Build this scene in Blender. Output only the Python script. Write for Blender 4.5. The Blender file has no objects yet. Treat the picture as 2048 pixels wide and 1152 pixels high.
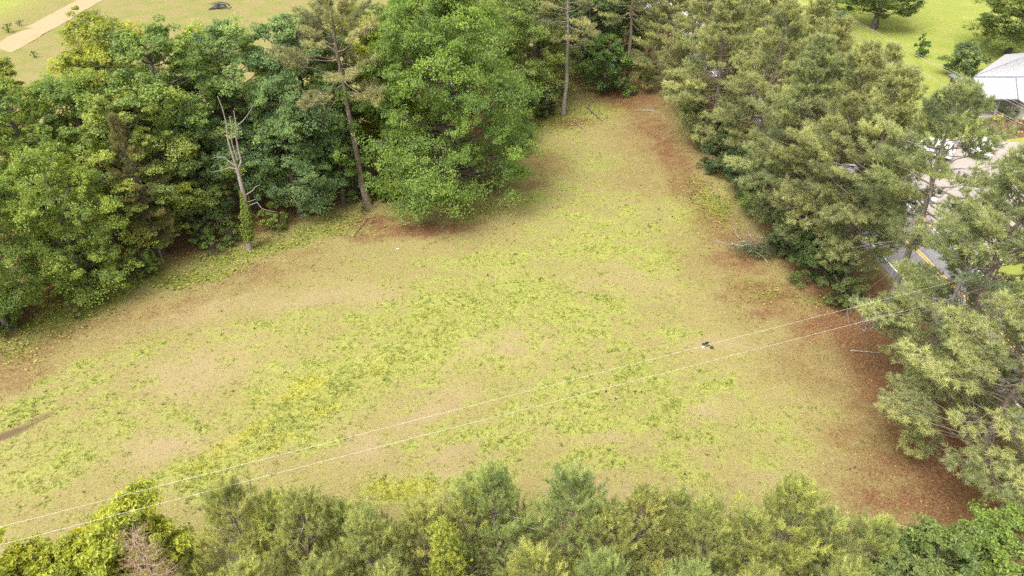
import bpy, math, random
import numpy as np

# ------------------------------------------------------------------ camera, light, exposure
S = bpy.context.scene
COL = S.collection
CAM_H, CAM_PITCH, CAM_HFOV = 33.0, 34.0, 70.0
cd = bpy.data.cameras.new('camera'); cam = bpy.data.objects.new('camera', cd); COL.objects.link(cam)
cam.location = (0, 0, CAM_H); cam.rotation_euler = (math.radians(90 - CAM_PITCH), 0, 0)
cd.sensor_fit = 'HORIZONTAL'; cd.angle = math.radians(CAM_HFOV); cd.clip_end = 6000
S.camera = cam

SUN_ELEV, SUN_AZ = math.radians(58), math.radians(215)      # azimuth measured from +Y clockwise
W = bpy.data.worlds.new('World'); S.world = W; W.use_nodes = True
nt = W.node_tree; nt.nodes.clear()
sky = nt.nodes.new('ShaderNodeTexSky'); sky.sky_type = 'NISHITA'; sky.sun_disc = False
sky.sun_elevation = SUN_ELEV; sky.sun_rotation = SUN_AZ
sky.air_density = 1.0; sky.dust_density = 6.0; sky.ozone_density = 1.0
hs = nt.nodes.new('ShaderNodeHueSaturation'); hs.inputs['Saturation'].default_value = 0.10   # cloud-veiled, nearly grey sky
bg = nt.nodes.new('ShaderNodeBackground'); bg.inputs['Strength'].default_value = 0.15
ow = nt.nodes.new('ShaderNodeOutputWorld')
nt.links.new(sky.outputs[0], hs.inputs['Color']); nt.links.new(hs.outputs[0], bg.inputs['Color']); nt.links.new(bg.outputs[0], ow.inputs[0])
sl = bpy.data.lights.new('sun', 'SUN'); sun = bpy.data.objects.new('sun', sl); COL.objects.link(sun)
sl.energy = 1.0; sl.angle = math.radians(30); sl.color = (1.0, 0.92, 0.79)
sun.rotation_euler = (math.radians(90) - SUN_ELEV, 0, math.pi - SUN_AZ)
sun.location = (0, 0, 80)
S.view_settings.view_transform = 'Standard'; S.view_settings.look = 'None'
S.view_settings.gamma = 1.0; S.view_settings.use_curve_mapping = False
S.view_settings.exposure = 1.72
S.cycles.use_denoising = False
S.cycles.max_bounces = 6; S.cycles.diffuse_bounces = 4; S.cycles.transmission_bounces = 4; S.cycles.glossy_bounces = 2

# ------------------------------------------------------------------ helpers
RNG = np.random.default_rng(7)
def lin(r, g, b):
    f = lambda c: (c/255/12.92) if c <= 10 else ((c/255 + .055)/1.055)**2.4
    return (f(r), f(g), f(b), 1.0)
TH = math.radians(CAM_PITCH); FPX = 1024/math.tan(math.radians(CAM_HFOV/2))
def gp(x, y, z=0.0):
    """where a point of the photograph meets the level z (x, y in 2048x1152 pixels)"""
    u, v = (x-1024)/FPX, (576-y)/FPX
    dy = math.cos(TH) + v*math.sin(TH); dz = -math.sin(TH) + v*math.cos(TH)
    s = (z-CAM_H)/dz
    return (u*s, dy*s)

def link(o, parent=None):
    COL.objects.link(o)
    if parent is not None: o.parent = parent
    return o
def tag(o, label=None, cat=None, group=None, kind=None):
    if label: o['label'] = label
    if cat: o['category'] = cat
    if group: o['group'] = group
    if kind: o['kind'] = kind
    return o
def empty(name, loc=(0, 0, 0), rz=0.0):
    o = bpy.data.objects.new(name, None); o.empty_display_size = .3
    o.location = loc; o.rotation_euler = (0, 0, rz); COL.objects.link(o); return o

def mesh_np(name, V, F, mats, smooth=False, attrs=None, midx=None):
    """numpy arrays to a mesh; F is (n,3) or (n,4), or a list of such arrays"""
    V = np.asarray(V, np.float32).reshape(-1, 3)
    Fs = F if isinstance(F, list) else [F]
    Fs = [np.asarray(f, np.int32) for f in Fs if len(f)]
    me = bpy.data.meshes.new(name)
    nl = sum(f.size for f in Fs); npl = sum(len(f) for f in Fs)
    me.vertices.add(len(V)); me.vertices.foreach_set('co', V.ravel())
    me.loops.add(nl); me.loops.foreach_set('vertex_index', np.concatenate([f.ravel() for f in Fs]))
    me.polygons.add(npl)
    tot = np.concatenate([np.full(len(f), f.shape[1], np.int32) for f in Fs])
    me.polygons.foreach_set('loop_start', np.concatenate([[0], np.cumsum(tot)[:-1]]).astype(np.int32))
    me.polygons.foreach_set('use_smooth', np.full(npl, smooth))
    if midx is not None: me.polygons.foreach_set('material_index', np.asarray(midx, np.int32))
    for m in (mats if isinstance(mats, (list, tuple)) else [mats]): me.materials.append(m)
    for k, a in (attrs or {}).items():
        a = np.asarray(a, np.float32)
        if a.ndim == 1:
            at = me.attributes.new(k, 'FLOAT', 'POINT'); at.data.foreach_set('value', a)
        else:
            at = me.attributes.new(k, 'FLOAT_COLOR', 'POINT')
            at.data.foreach_set('color', np.c_[a, np.ones(len(a), np.float32)].astype(np.float32).ravel())
    me.update(calc_edges=True); me.validate()
    return me
def obj(name, me, parent=None, loc=(0, 0, 0)):
    o = bpy.data.objects.new(name, me); o.location = loc; return link(o, parent)

class MB:
    """collects boxes, tubes and loose polygons"""
    def __init__(s): s.v = []; s.q = []; s.t = []; s.n = 0
    def add(s, V, Q=None, T=None):
        V = np.asarray(V, float).reshape(-1, 3)
        if Q is not None and len(Q): s.q.append(np.asarray(Q, int) + s.n)
        if T is not None and len(T): s.t.append(np.asarray(T, int) + s.n)
        s.v.append(V); s.n += len(V); return s
    def box(s, a, b):
        x0, y0, z0 = a; x1, y1, z1 = b
        V = [(x0,y0,z0),(x1,y0,z0),(x1,y1,z0),(x0,y1,z0),(x0,y0,z1),(x1,y0,z1),(x1,y1,z1),(x0,y1,z1)]
        return s.add(V, [(0,3,2,1),(4,5,6,7),(0,1,5,4),(1,2,6,5),(2,3,7,6),(3,0,4,7)])
    def tube(s, pts, rad, n=5, cap=True):
        P = np.asarray(pts, float); m = len(P)
        R = np.broadcast_to(np.asarray(rad, float), (m,))
        T = np.gradient(P, axis=0); T /= np.linalg.norm(T, axis=1, keepdims=True) + 1e-9
        ref = np.where(np.abs(T[:, 2:3]) > .9, np.array([[1., 0, 0]]), np.array([[0, 0, 1.]]))
        if (np.abs(T[:, 2]) > .75).any(): ref = np.tile(np.array([[1., .05, 0]]), (m, 1))
        A = np.cross(T, ref); A /= np.linalg.norm(A, axis=1, keepdims=True) + 1e-9
        B = np.cross(T, A)
        a = np.arange(n)*2*math.pi/n
        V = P[:, None, :] + R[:, None, None]*(np.cos(a)[None, :, None]*A[:, None, :] + np.sin(a)[None, :, None]*B[:, None, :])
        i = np.arange(m-1)[:, None]*n; j = np.arange(n)[None, :]; k = (j+1) % n
        Q = np.stack([i+j, i+k, i+n+k, i+n+j], -1).reshape(-1, 4)
        s.add(V.reshape(-1, 3), Q)
        if cap:
            s.add(np.r_[V[-1], P[-1:]], T=[(j_, (j_+1) % n, n) for j_ in range(n)])
        return s
    def hull(s, lo, hi):
        """prism between two rings of equal length"""
        n = len(lo); V = np.r_[np.asarray(lo, float), np.asarray(hi, float)]
        Q = [(i, (i+1) % n, n+(i+1) % n, n+i) for i in range(n)]
        T = [(0, i+1, i) for i in range(1, n-1)] + [(n, n+i, n+i+1) for i in range(1, n-1)]
        return s.add(V, Q, T)
    def mesh(s, name, mat, smooth=False, attrs=None):
        V = np.concatenate(s.v); F = []
        if s.q: F.append(np.concatenate(s.q))
        if s.t: F.append(np.concatenate(s.t))
        return mesh_np(name, V, F, mat, smooth, attrs)
    def build(s, name, mat, parent=None, smooth=False, loc=(0, 0, 0)):
        return obj(name, s.mesh(name, mat, smooth), parent, loc)

def vnoise(x, y, seed=0):
    """smooth value noise, one cell per unit"""
    xi = np.floor(x).astype(np.int64); yi = np.floor(y).astype(np.int64)
    fx = x-xi; fy = y-yi; fx = fx*fx*(3-2*fx); fy = fy*fy*(3-2*fy)
    def h(a, b):
        n = (a*374761393 + b*668265263 + seed*982451653) & 0x7fffffff
        n = ((n ^ (n >> 13))*1274126177) & 0x7fffffff
        return ((n ^ (n >> 16)) & 0xffff)/65535.
    return (h(xi, yi)*(1-fx)+h(xi+1, yi)*fx)*(1-fy) + (h(xi, yi+1)*(1-fx)+h(xi+1, yi+1)*fx)*fy
def fbm(x, y, seed=0, oct=4):
    a = 0; w = .5; t = 0
    for i in range(oct):
        a = a + w*vnoise(x*2**i, y*2**i, seed+i*17); t += w; w *= .5
    return a/t
def sstep(a, b, x):
    t = np.clip((x-a)/(b-a), 0, 1); return t*t*(3-2*t)

# ------------------------------------------------------------------ materials
class NT:
    def __init__(s, name):
        s.m = bpy.data.materials.new(name); s.m.use_nodes = True
        s.t = s.m.node_tree; s.t.nodes.clear()
        s.out = s.t.nodes.new('ShaderNodeOutputMaterial')
    def n(s, kind, **kw):
        nd = s.t.nodes.new('ShaderNode'+kind)
        for k, v in kw.items(): setattr(nd, k, v)
        return nd
    def l(s, a, b): s.t.links.new(a, b)
    def noise(s, scale, detail=4, rough=.55, vec=None):
        nd = s.n('TexNoise'); nd.inputs['Scale'].default_value = scale; nd.inputs['Detail'].default_value = detail
        nd.inputs['Roughness'].default_value = rough
        if vec is not None: s.l(vec, nd.inputs['Vector'])
        return nd.outputs['Fac']
    def ramp(s, fac, stops):
        r = s.n('ValToRGB'); e = r.color_ramp.elements
        while len(e) < len(stops): e.new(.5)
        for i, (p, c) in enumerate(stops):
            e[i].position = p; e[i].color = c if len(c) == 4 else (*c, 1)
        s.l(fac, r.inputs[0]); return r.outputs[0]
    def mix(s, a, b, fac, mode='MIX'):
        nd = s.n('Mix', data_type='RGBA', blend_type=mode)
        for sock, v in ((nd.inputs[0], fac), (nd.inputs[6], a), (nd.inputs[7], b)):
            if hasattr(v, 'links') or hasattr(v, 'is_linked'): s.l(v, sock)
            elif isinstance(v, (int, float)): sock.default_value = v
            else: sock.default_value = v if len(v) == 4 else (*v, 1)
        return nd.outputs[2]
    def math(s, op, a, b=0., clamp=False):
        nd = s.n('Math', operation=op, use_clamp=clamp)
        for sock, v in ((nd.inputs[0], a), (nd.inputs[1], b)):
            if hasattr(v, 'is_linked'): s.l(v, sock)
            else: sock.default_value = v
        return nd.outputs[0]
    def attr(s, name, o='Fac'):
        nd = s.n('Attribute'); nd.attribute_name = name; return nd.outputs[o]
    def bsdf(s, col, rough=.8, spec=.3, metal=0., bump=None, bs=.3, bd=.05):
        b = s.n('BsdfPrincipled')
        if hasattr(col, 'is_linked'): s.l(col, b.inputs['Base Color'])
        else: b.inputs['Base Color'].default_value = col if len(col) == 4 else (*col, 1)
        if hasattr(rough, 'is_linked'): s.l(rough, b.inputs['Roughness'])
        else: b.inputs['Roughness'].default_value = rough
        b.inputs['Specular IOR Level'].default_value = spec; b.inputs['Metallic'].default_value = metal
        if bump is not None:
            bn = s.n('Bump'); bn.inputs['Strength'].default_value = bs; bn.inputs['Distance'].default_value = bd
            s.l(bump, bn.inputs['Height']); s.l(bn.outputs[0], b.inputs['Normal'])
        s.b = b; return b.outputs[0]
    def done(s, sh): s.l(sh, s.out.inputs[0]); return s.m
def objpos(t): return t.n('TexCoord').outputs['Object']
def simple(name, col, rough=.7, spec=.3, metal=0., var=.25, scale=6., bs=.15):
    t = NT(name); n = t.noise(scale, 5, .6, objpos(t))
    c = t.mix([x*(1-var) for x in col[:3]], [min(1, x*(1+var)) for x in col[:3]], n)
    return t.done(t.bsdf(c, rough, spec, metal, n, bs, .02))

def foliage_mat(name, transl=.46, rough=.5, spec=.35, lo=(.62, .68, .75), hi=(1.55, 1.38, .95)):
    """leaf colour: the tree's own colour varied leaf by leaf"""
    t = NT(name); oc = t.n('ObjectInfo').outputs['Color']; ti = t.attr('tint')
    v = t.mix(lo, hi, ti)
    c = t.mix(oc, v, 1.0, 'MULTIPLY')
    p = t.bsdf(c, rough, spec)
    tr = t.n('BsdfTranslucent'); t.l(t.mix(c, (1.25, 1.3, .6, 1), 1.0, 'MULTIPLY'), tr.inputs[0])
    mx = t.n('MixShader'); mx.inputs[0].default_value = transl
    t.l(p, mx.inputs[1]); t.l(tr.outputs[0], mx.inputs[2])
    return t.done(mx.outputs[0])
M = {}
M['leaf'] = foliage_mat('leaf')
M['needle'] = foliage_mat('needle', .42, .6, .25, (.55, .60, .62), (1.6, 1.52, 1.25))
def bark_mat(name, a, b, c, sc=3.):
    t = NT(name); co = objpos(t); mp = t.n('Mapping'); mp.inputs['Scale'].default_value = (6, 6, 1.2); t.l(co, mp.inputs[0])
    n = t.noise(sc, 6, .65, mp.outputs[0]); n2 = t.noise(1.3, 3, .5, co)
    col = t.mix(t.ramp(n, [(.3, a), (.55, b), (.75, c)]), (.30, .31, .26, 1), t.math('MULTIPLY', t.math('SUBTRACT', n2, .5, True), 1.4, True))
    return t.done(t.bsdf(col, .92, .15, 0, n, .8, .04))
M['bark_pine'] = bark_mat('bark_pine', (.05, .036, .028, 1), (.16, .12, .095, 1), (.30, .25, .21, 1))
M['bark_pale'] = bark_mat('bark_pale', (.09, .078, .062, 1), (.18, .16, .13, 1), (.27, .25, .21, 1))
M['bark_dark'] = bark_mat('bark_dark', (.03, .025, .02, 1), (.085, .07, .055, 1), (.17, .15, .12, 1))
M['dead_wood'] = bark_mat('dead_wood', (.095, .075, .062, 1), (.215, .18, .157, 1), (.32, .29, .262, 1))
M['dead_twig'] = bark_mat('dead_twig', (.16, .135, .10, 1), (.28, .25, .19, 1), (.38, .34, .28, 1))

# ------------------------------------------------------------------ ground zones (real differences in cover, laid out in metres)
TRACK = np.array([gp(*p) for p in ((-160, 960), (-60, 905), (0, 872), (60, 848), (120, 815), (200, 765), (300, 700), (400, 645), (500, 602), (600, 560), (720, 520))])
def seg_dist(X, Y, P):
    d = np.full(X.shape, 1e9); along = np.zeros(X.shape)
    for i in range(len(P)-1):
        a, b = P[i], P[i+1]; ab = b-a; L = (ab**2).sum()
        t = np.clip(((X-a[0])*ab[0]+(Y-a[1])*ab[1])/L, 0, 1)
        dd = np.hypot(X-a[0]-t*ab[0], Y-a[1]-t*ab[1]); m = dd < d
        d[m] = dd[m]; along[m] = (i+t[m])/(len(P)-1)
    return d, along
def blobs(X, Y, L):
    """sum of soft elliptical patches: (px, py, half width m, half depth m, turn deg, weight)"""
    o = np.zeros(X.shape)
    for px, py, rx, ry, a, w in L:
        cx, cy = gp(px, py); c, s = math.cos(math.radians(a)), math.sin(math.radians(a))
        u = ((X-cx)*c+(Y-cy)*s)/rx; v = (-(X-cx)*s+(Y-cy)*c)/ry
        o = np.maximum(o, w*np.exp(-(u*u+v*v)**1.3*.7))
    return o
GREEN = [  # living grass
 (950, 640, 13, 7., 22, .56), (650, 780, 9, 4.5, 32, .56), (1200, 800, 10, 4.5, 10, .44), (1200, 480, 8, 9, 20, .44), (1150, 340, 6, 8, 0, .28), (500, 700, 10, 3., 28, .3), (120, 900, 7, 3.5, 25, .42), (1500, 850, 5, 4, 0, .3),
 (430, 930, 3.2, 1.5, 30, .95), (560, 860, 3.4, 1.6, 35, 1.), (620, 790, 3.6, 1.9, 35, 1.), (700, 750, 3.4, 2., 30, 1.), (800, 720, 3.2, 1.8, 30, .9),
 (880, 690, 3.0, 1.6, 35, 1.), (960, 650, 3.4, 1.8, 30, .9), (900, 610, 4.5, 2.4, 20, .75), (1050, 590, 4.5, 3., 20, .8), (1130, 630, 2.5, 1.2, 15, .8),
 (1000, 520, 4.5, 2.2, 15, .65), (1160, 490, 4.5, 1.5, 25, .7), (1260, 450, 3.5, 2.5, 20, .45), (1330, 515, 1.8, 2.0, 50, .85), (1290, 540, 2., 1.2, 0, .6),
 (1110, 640, 1.5, .9, 0, .9), (1180, 665, 2.2, .8, 10, .85), (1235, 600, 2.4, 1.4, 10, .6), (1360, 663, 1.8, .8, 0, .85), (1250, 690, 1.2, .7, 0, .6),
 (960, 862, 1.4, .7, 0, .95), (1020, 885, 1.5, .8, 20, .9), (1040, 840, 2.0, .8, 15, .7), (1150, 790, 2.6, .9, 18, .8), (1240, 750, 2.6, 1.0, 20, .95),
 (1330, 800, .9, 2.0, 0, .9), (1140, 850, 2.2, 1.1, 10, .8), (1240, 845, 2.4, .9, 5, .8), (1390, 875, 2.4, .9, -5, .7), (1200, 920, 1.8, .9, 0, .6), (1340, 930, 1.5, .8, 0, .6),
 (1130, 760, 1.8, .6, 15, .7), (1430, 770, 2.4, 1., 0, .5), (1520, 910, 1.6, .9, 0, .55), (1620, 905, 1., .6, 0, .5), (1290, 700, 1.4, .6, 0, .5),
 (940, 960, 2.4, 1.1, 20, .95), (790, 990, 2.6, 1.0, 0, .9), (640, 900, 2.2, .7, 20, .8), (780, 890, 1.2, .6, 0, .6), (720, 805, 1.1, .5, 0, .7),
 (540, 650, 2.6, .8, 10, .45), (600, 640, 3, 1.4, 15, .5), (310, 700, 3.2, .5, 40, .55), (200, 720, 3.6, .55, 42, .6), (110, 790, 3.4, .7, 45, .65), (20, 840, 3., .8, 45, .6),
 (120, 900, 2.6, .8, 20, .6), (60, 960, 3., 1.4, 10, .6), (180, 880, 1.4, .5, 0, .5), (360, 820, 1.6, .5, 20, .6), (250, 920, 1.6, .5, 0, .35),
 (1380, 430, 2.6, 4.5, 10, .55), (1490, 560, 1.8, 1.2, 0, .45), (1600, 600, 2., 1., 0, .35), (1190, 330, 4., 2.6, 10, .35), (1250, 390, 1.4, 1.2, 0, .5), (1060, 400, 3, 2., 20, .4),
 (1200, 215, 3.4, 2.6, 10, .9), (1090, 250, 5., 3.5, 10, .6), (1650, 830, 1.8, .6, 0, .35)]
YELLOW = [(590, 775, 2.4, .9, 35, 1.), (480, 870, 2.6, .7, 35, .95), (650, 810, 2.2, .6, 20, .8), (530, 900, 1.8, .6, 30, .7), (740, 745, 1.6, .5, 20, .6), (400, 930, 2, .6, 25, .6), (790, 990, 2.2, .8, 0, .9), (860, 640, 2.4, .8, 20, .4)]
COVER = [(60, 690, 4, 1.6, 33, .55), (240, 580, 5.5, 1.6, 28, 1.), (120, 635, 4.5, 1.5, 32, .9), (370, 560, 4., 1.3, 22, .95), (470, 520, 3.2, 1.3, 20, 1.), (560, 490, 3., 1.2, 18, 1.), (640, 462, 3.4, 1.3, 10, 1.), (690, 440, 2.4, 1., 5, .7),
 (960, 425, 3.2, 1.0, 30, .8), (800, 440, 2, .8, 0, .4), (1090, 235, 5, 4, 0, .7), (1420, 400, 2, 4., 10, .8), (1520, 590, 2., 1., 0, .6), (1640, 600, 1.6, 1., 0, .6), (20, 690, 3, 1.2, 30, .6)]
LITTER = [(1375, 370, 2.2, 5, 0, .7), (1425, 430, 2.4, 4, 0, .65), (1470, 520, 2.6, 3, 0, .7), (1540, 590, 3, 2.4, -20, .75), (1620, 650, 3.4, 2, -15, .8), (1790, 800, 3.2, 3, 0, .8),(1850, 900, 6, 5, 0, .55), (1700, 740, 6, 4, 0, .5), (1560, 620, 5, 3.5, 0, .4), (1320, 280, 5, 12, 0, .5), (150, 690, 12, 3., 33, .3), (1950, 1020, 8, 4, 0, .6), (500, 560, 8, 2.4, 22, .4), (1430, 520, 4, 6, 0, .35),(0, 760, 4., 2.4, 38, .62), (60, 700, 5., 1.8, 35, .6), (180, 650, 5., 1.4, 33, .5), (330, 620, 4.5, 1.0, 28, .5), (520, 545, 3., 1.5, 20, .55), (600, 510, 3.5, 1., 20, .4), (760, 445, 4., 1.6, 5, .8), (850, 455, 4.5, 1.5, 0, 1.),
 (730, 470, 3., 1., 0, .6), (1130, 245, 3., 2., 0, .9), (1260, 195, 5., 6., 0, .9), (1300, 250, 3.0, 8., 0, .7), (1335, 300, 2.4, 7., 0, .85), (1350, 340, 2., 4., 0, .55), (1090, 330, 3., 3., 20, .5), (1050, 370, 3., 1.6, 20, .6),
 (1280, 360, 4, 5, 0, .35), (1450, 470, 3., 3., 0, .6), (1500, 500, 3., 2.4, 0, .9), (1480, 580, 2., 2., 0, .65), (1560, 630, 3., 1.6, -20, .75), (1650, 650, 3.2, 1.6, -10, 1.), (1740, 680, 3., 2., 0, 1.), (1620, 690, 2.6, 1.4, 0, .55),
 (1760, 760, 3., 2.2, 0, .7), (1840, 840, 3.2, 2.4, 0, 1.), (1880, 900, 3.4, 2.6, 0, 1.), (1960, 980, 4., 2.4, 0, 1.), (1790, 930, 3.2, 2., 0, .75), (1820, 1010, 3.6, 1.8, 0, .8), (1700, 870, 2.6, 1.6, 0, .55), (1680, 980, 2.6, 1.4, 0, .45), (2050, 1060, 4, 3, 0, 1.), (1900, 1040, 4, 2, 0, .9)]
PALE = [(400, 740, 3., 2.2, 25, .8), (330, 890, 2.2, 1.2, 20, .9), (860, 820, 2.6, 1.6, 40, .7), (1010, 690, 3.2, 1.5, 10, .8), (720, 900, 1., 1.4, 10, .8), (900, 900, 2.6, .8, 20, .6), (620, 600, 4, 1.2, 15, .7), (420, 620, 4, 1., 25, .6),
 (1220, 880, 1.4, .6, 0, .7), (1410, 820, 1.6, .9, 0, .8), (1460, 690, 2.6, .8, 0, .6), (1560, 970, 2, 1, 0, .6), (1250, 1000, 2.4, 1, 0, .6), (900, 950, 2, 1, 20, .7), (1230, 560, 3, 2, 0, .4), (740, 590, 3, 1.4, 0, .5)]

WOOD_EDGE = np.array([(-70., 20.), (-45., 36.), (-37., 42.), (-31., 51.), (-23., 57.), (-15., 64.), (-9., 66.), (-1., 66.), (1., 78.), (2., 90.), (9., 98.), (16., 101.), (22., 112.)])
def wood_depth(X, Y):
    """signed distance into the left wood (positive inside)"""
    d, _ = seg_dist(X, Y, WOOD_EDGE)
    P = np.r_[WOOD_EDGE, [(22., 300.), (-300., 300.), (-300., 20.)]]
    inside = np.zeros(X.shape, bool); j = len(P)-1
    for i in range(len(P)):
        c = ((P[i, 1] > Y) != (P[j, 1] > Y)) & (X < (P[j, 0]-P[i, 0])*(Y-P[i, 1])/(P[j, 1]-P[i, 1]+1e-12)+P[i, 0])
        inside ^= c; j = i
    return np.where(inside, d, -d)
def zones(X, Y):
    wx = X + 2.2*(fbm(X*.45, Y*.45, 3)-.5) + .7*(fbm(X*1.7, Y*1.7, 5)-.5)*2
    wy = Y + 2.2*(fbm(X*.45, Y*.45, 4)-.5) + .7*(fbm(X*1.7, Y*1.7, 6)-.5)*2
    n1 = fbm(X*.35, Y*.55, 21); n2 = fbm(X*1.3, Y*1.6, 22); n3 = fbm(X*.12, Y*.14, 23)
    g = blobs(wx, wy, GREEN); yl = blobs(wx, wy, YELLOW); cv = blobs(wx, wy, COVER)
    lt = blobs(wx, wy, LITTER); pl = blobs(wx, wy, PALE)
    g = g*(.35+1.15*n2) + .40*sstep(.48, .72, n2)*sstep(.25, .6, n1)*(1-lt)
    g = np.clip(g*(1-.55*pl), 0, 1); lt = np.clip(lt*(.45+1.05*n2), 0, 1)
    wd = wood_depth(X, Y)
    inw = sstep(-1.5, 2., wd)*(1-sstep(16, 22, wd))
    far = sstep(15, 22, wd)
    d, al = seg_dist(wx*.5+X*.5, wy*.5+Y*.5, TRACK)
    tr = np.exp(-(d/(.38+.15*n2))**2)*(.55+.75*np.clip(1-al*1.6, 0, 1))*sstep(.62, .22, al)
    row = sstep(21, 24.5, X)*sstep(31.6, 30., X)            # needle litter beneath the row of pines by the road
    lawn = sstep(38.5, 40, X)
    lt = np.clip(np.maximum(lt, np.maximum(inw*.8, row*.85)), 0, 1)*(1-lawn)*(1-far)
    g = g*(1-lawn)*(1-far); cv = cv*(1-lawn)*(1-far)
    return dict(green=g, yellow=np.clip(yl*(.5+.9*n2), 0, 1), cover=np.clip(cv*(.5+.8*n2), 0, 1), litter=lt, pale=pl, track=np.clip(tr, 0, 1), lawn=lawn, far=far, n2=n2, n3=n3)

def glines(lo, hi, step, far):
    core = np.arange(lo, hi+step*.5, step); out = [step]
    a = []; d = step; p = hi
    while p < far: d *= 1.35; p += d; a.append(p)
    b = []; d = step; p = lo
    while p > -far: d *= 1.35; p -= d; b.append(p)
    return np.r_[b[::-1], core, a]
gx = glines(-62, 48, .46, 3500); gy = glines(12, 112, .46, 3500)
GX, GY = np.meshgrid(gx, gy)
Z = zones(GX, GY)
hmask = sstep(29, 24, GX)*sstep(200, 120, np.hypot(GX, GY))
GZ = hmask*(.55*(fbm(GX*.16, GY*.16, 40, 3)-.5) + .07*(fbm(GX*1.1, GY*1.1, 41)-.5)) - .10*Z['track']*hmask
def ground_z(x, y):
    hm = sstep(29, 24, x)*sstep(200, 120, np.hypot(x, y))
    return hm*(.55*(fbm(x*.16, y*.16, 40, 3)-.5)+.07*(fbm(x*1.1, y*1.1, 41)-.5))
nyy, nxx = GX.shape
ii = (np.arange(nyy-1)[:, None]*nxx + np.arange(nxx-1)[None, :]).ravel()
gF = np.stack([ii, ii+1, ii+nxx+1, ii+nxx], 1)

def ground_mat():
    t = NT('field_ground'); co = objpos(t)
    a1 = t.n('SeparateColor'); t.l(t.attr('zone_a', 'Color'), a1.inputs[0]); gr, ye, li = a1.outputs
    a2 = t.n('SeparateColor'); t.l(t.attr('zone_b', 'Color'), a2.inputs[0]); pa, tk, cv = a2.outputs
    a3 = t.n('SeparateColor'); t.l(t.attr('zone_c', 'Color'), a3.inputs[0]); la, fa, _ = a3.outputs
    nf = t.noise(7., 5, .68, co); nm = t.noise(2.6, 6, .7, co); nL = t.noise(.25, 4, .55, co)
    mp = t.n('Mapping'); mp.inputs['Scale'].default_value = (1, 1, 1); t.l(co, mp.inputs[0])
    vo = t.n('TexVoronoi'); vo.inputs['Scale'].default_value = 7.; t.l(co, vo.inputs['Vector'])
    dry = t.mix(t.ramp(nf, [(.25, (.112, .091, .034)), (.5, (.182, .149, .062)), (.75, (.240, .198, .092))]), (.164, .150, .048, 1), t.ramp(nm, [(.40, (0, 0, 0)), (.68, (1, 1, 1))]))
    dry = t.mix(dry, (.222, .166, .096, 1), t.math('MULTIPLY', pa, .75, True))
    soft = lambda m, lo=.15, hi=.68, k=.36: t.ramp(t.math('ADD', m, t.math('MULTIPLY', t.math('SUBTRACT', nm, .5), k)), [(lo, (0, 0, 0)), (hi, (1, 1, 1))])
    green = t.ramp(nf, [(.25, (.120, .135, .026)), (.5, (.190, .200, .048)), (.75, (.245, .250, .074))])
    c = t.mix(dry, green, t.math('MULTIPLY', soft(gr), .9))
    c = t.mix(c, t.ramp(nf, [(.3, (.20, .18, .022)), (.7, (.31, .28, .042))]), t.math('MULTIPLY', soft(ye, .35, 1.), .6))
    red = t.ramp(nf, [(.28, (.036, .015, .007)), (.5, (.112, .054, .026)), (.68, (.18, .098, .050)), (.8, (.26, .19, .10))])
    c = t.mix(c, red, t.math('MULTIPLY', soft(li, .12, .85, .6), .92))
    c = t.mix(c, t.ramp(nf, [(.3, (.085, .100, .020)), (.7, (.18, .195, .042))]), t.math('MULTIPLY', soft(cv, .35, .8, .7), .75))
    c = t.mix(c, (.085, .052, .036, 1), t.math('MULTIPLY', soft(tk, .3, .8, .5), .85))
    lawn = t.mix(t.ramp(nf, [(.3, (.115, .140, .024)), (.7, (.200, .222, .048))]), (.20, .20, .05, 1), t.ramp(nL, [(.45, (0, 0, 0)), (.7, (1, 1, 1))]))
    c = t.mix(c, lawn, la)
    farc = t.mix(t.ramp(nf, [(.3, (.125, .104, .038)), (.7, (.205, .170, .075))]), (.125, .135, .034, 1), t.ramp(nL, [(.42, (0, 0, 0)), (.66, (1, 1, 1))]))
    c = t.mix(c, farc, fa)
    ns = t.noise(15., 2, .6, co); ns2 = t.noise(1.1, 4, .6, co)
    sp = t.math('MULTIPLY', t.ramp(ns, [(.57, (0, 0, 0)), (.68, (1, 1, 1))]), t.ramp(ns2, [(.30, (.25, .25, .25)), (.65, (1, 1, 1))]))
    c = t.mix(c, t.mix(c, (.42, .42, .34, 1), 1.0, 'MULTIPLY'), t.math('MULTIPLY', sp, .45))            # bare specks, dead stems
    pl_ = t.ramp(t.noise(12.5, 3, .65, co), [(.62, (0, 0, 0)), (.72, (1, 1, 1))])
    c = t.mix(c, t.mix(c, (1.5, 1.45, 1.5, 1), 1.0, 'MULTIPLY'), t.math('MULTIPLY', pl_, .4))             # bleached straw
    h = t.math('ADD', nf, t.math('MULTIPLY', nm, .8))
    return t.done(t.bsdf(c, .95, .08, 0, h, .55, .10))
far_left = sstep(-86, -90, GX)                              # greener pasture beyond the dirt road
za = np.stack([np.clip(Z['green'], 0, 1), Z['yellow'], Z['litter']], -1).reshape(-1, 3)
zb = np.stack([Z['pale'], Z['track'], Z['cover']], -1).reshape(-1, 3)
zc = np.stack([np.maximum(Z['lawn'], far_left*Z['far']), Z['far']*(1-far_left), Z['n3']], -1).reshape(-1, 3)
ground = obj('ground', mesh_np('ground', np.stack([GX, GY, GZ], -1), gF, ground_mat(), True, dict(zone_a=za, zone_b=zb, zone_c=zc)))
tag(ground, 'mown pasture of dry tan and green grass', None, None, 'structure')

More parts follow.
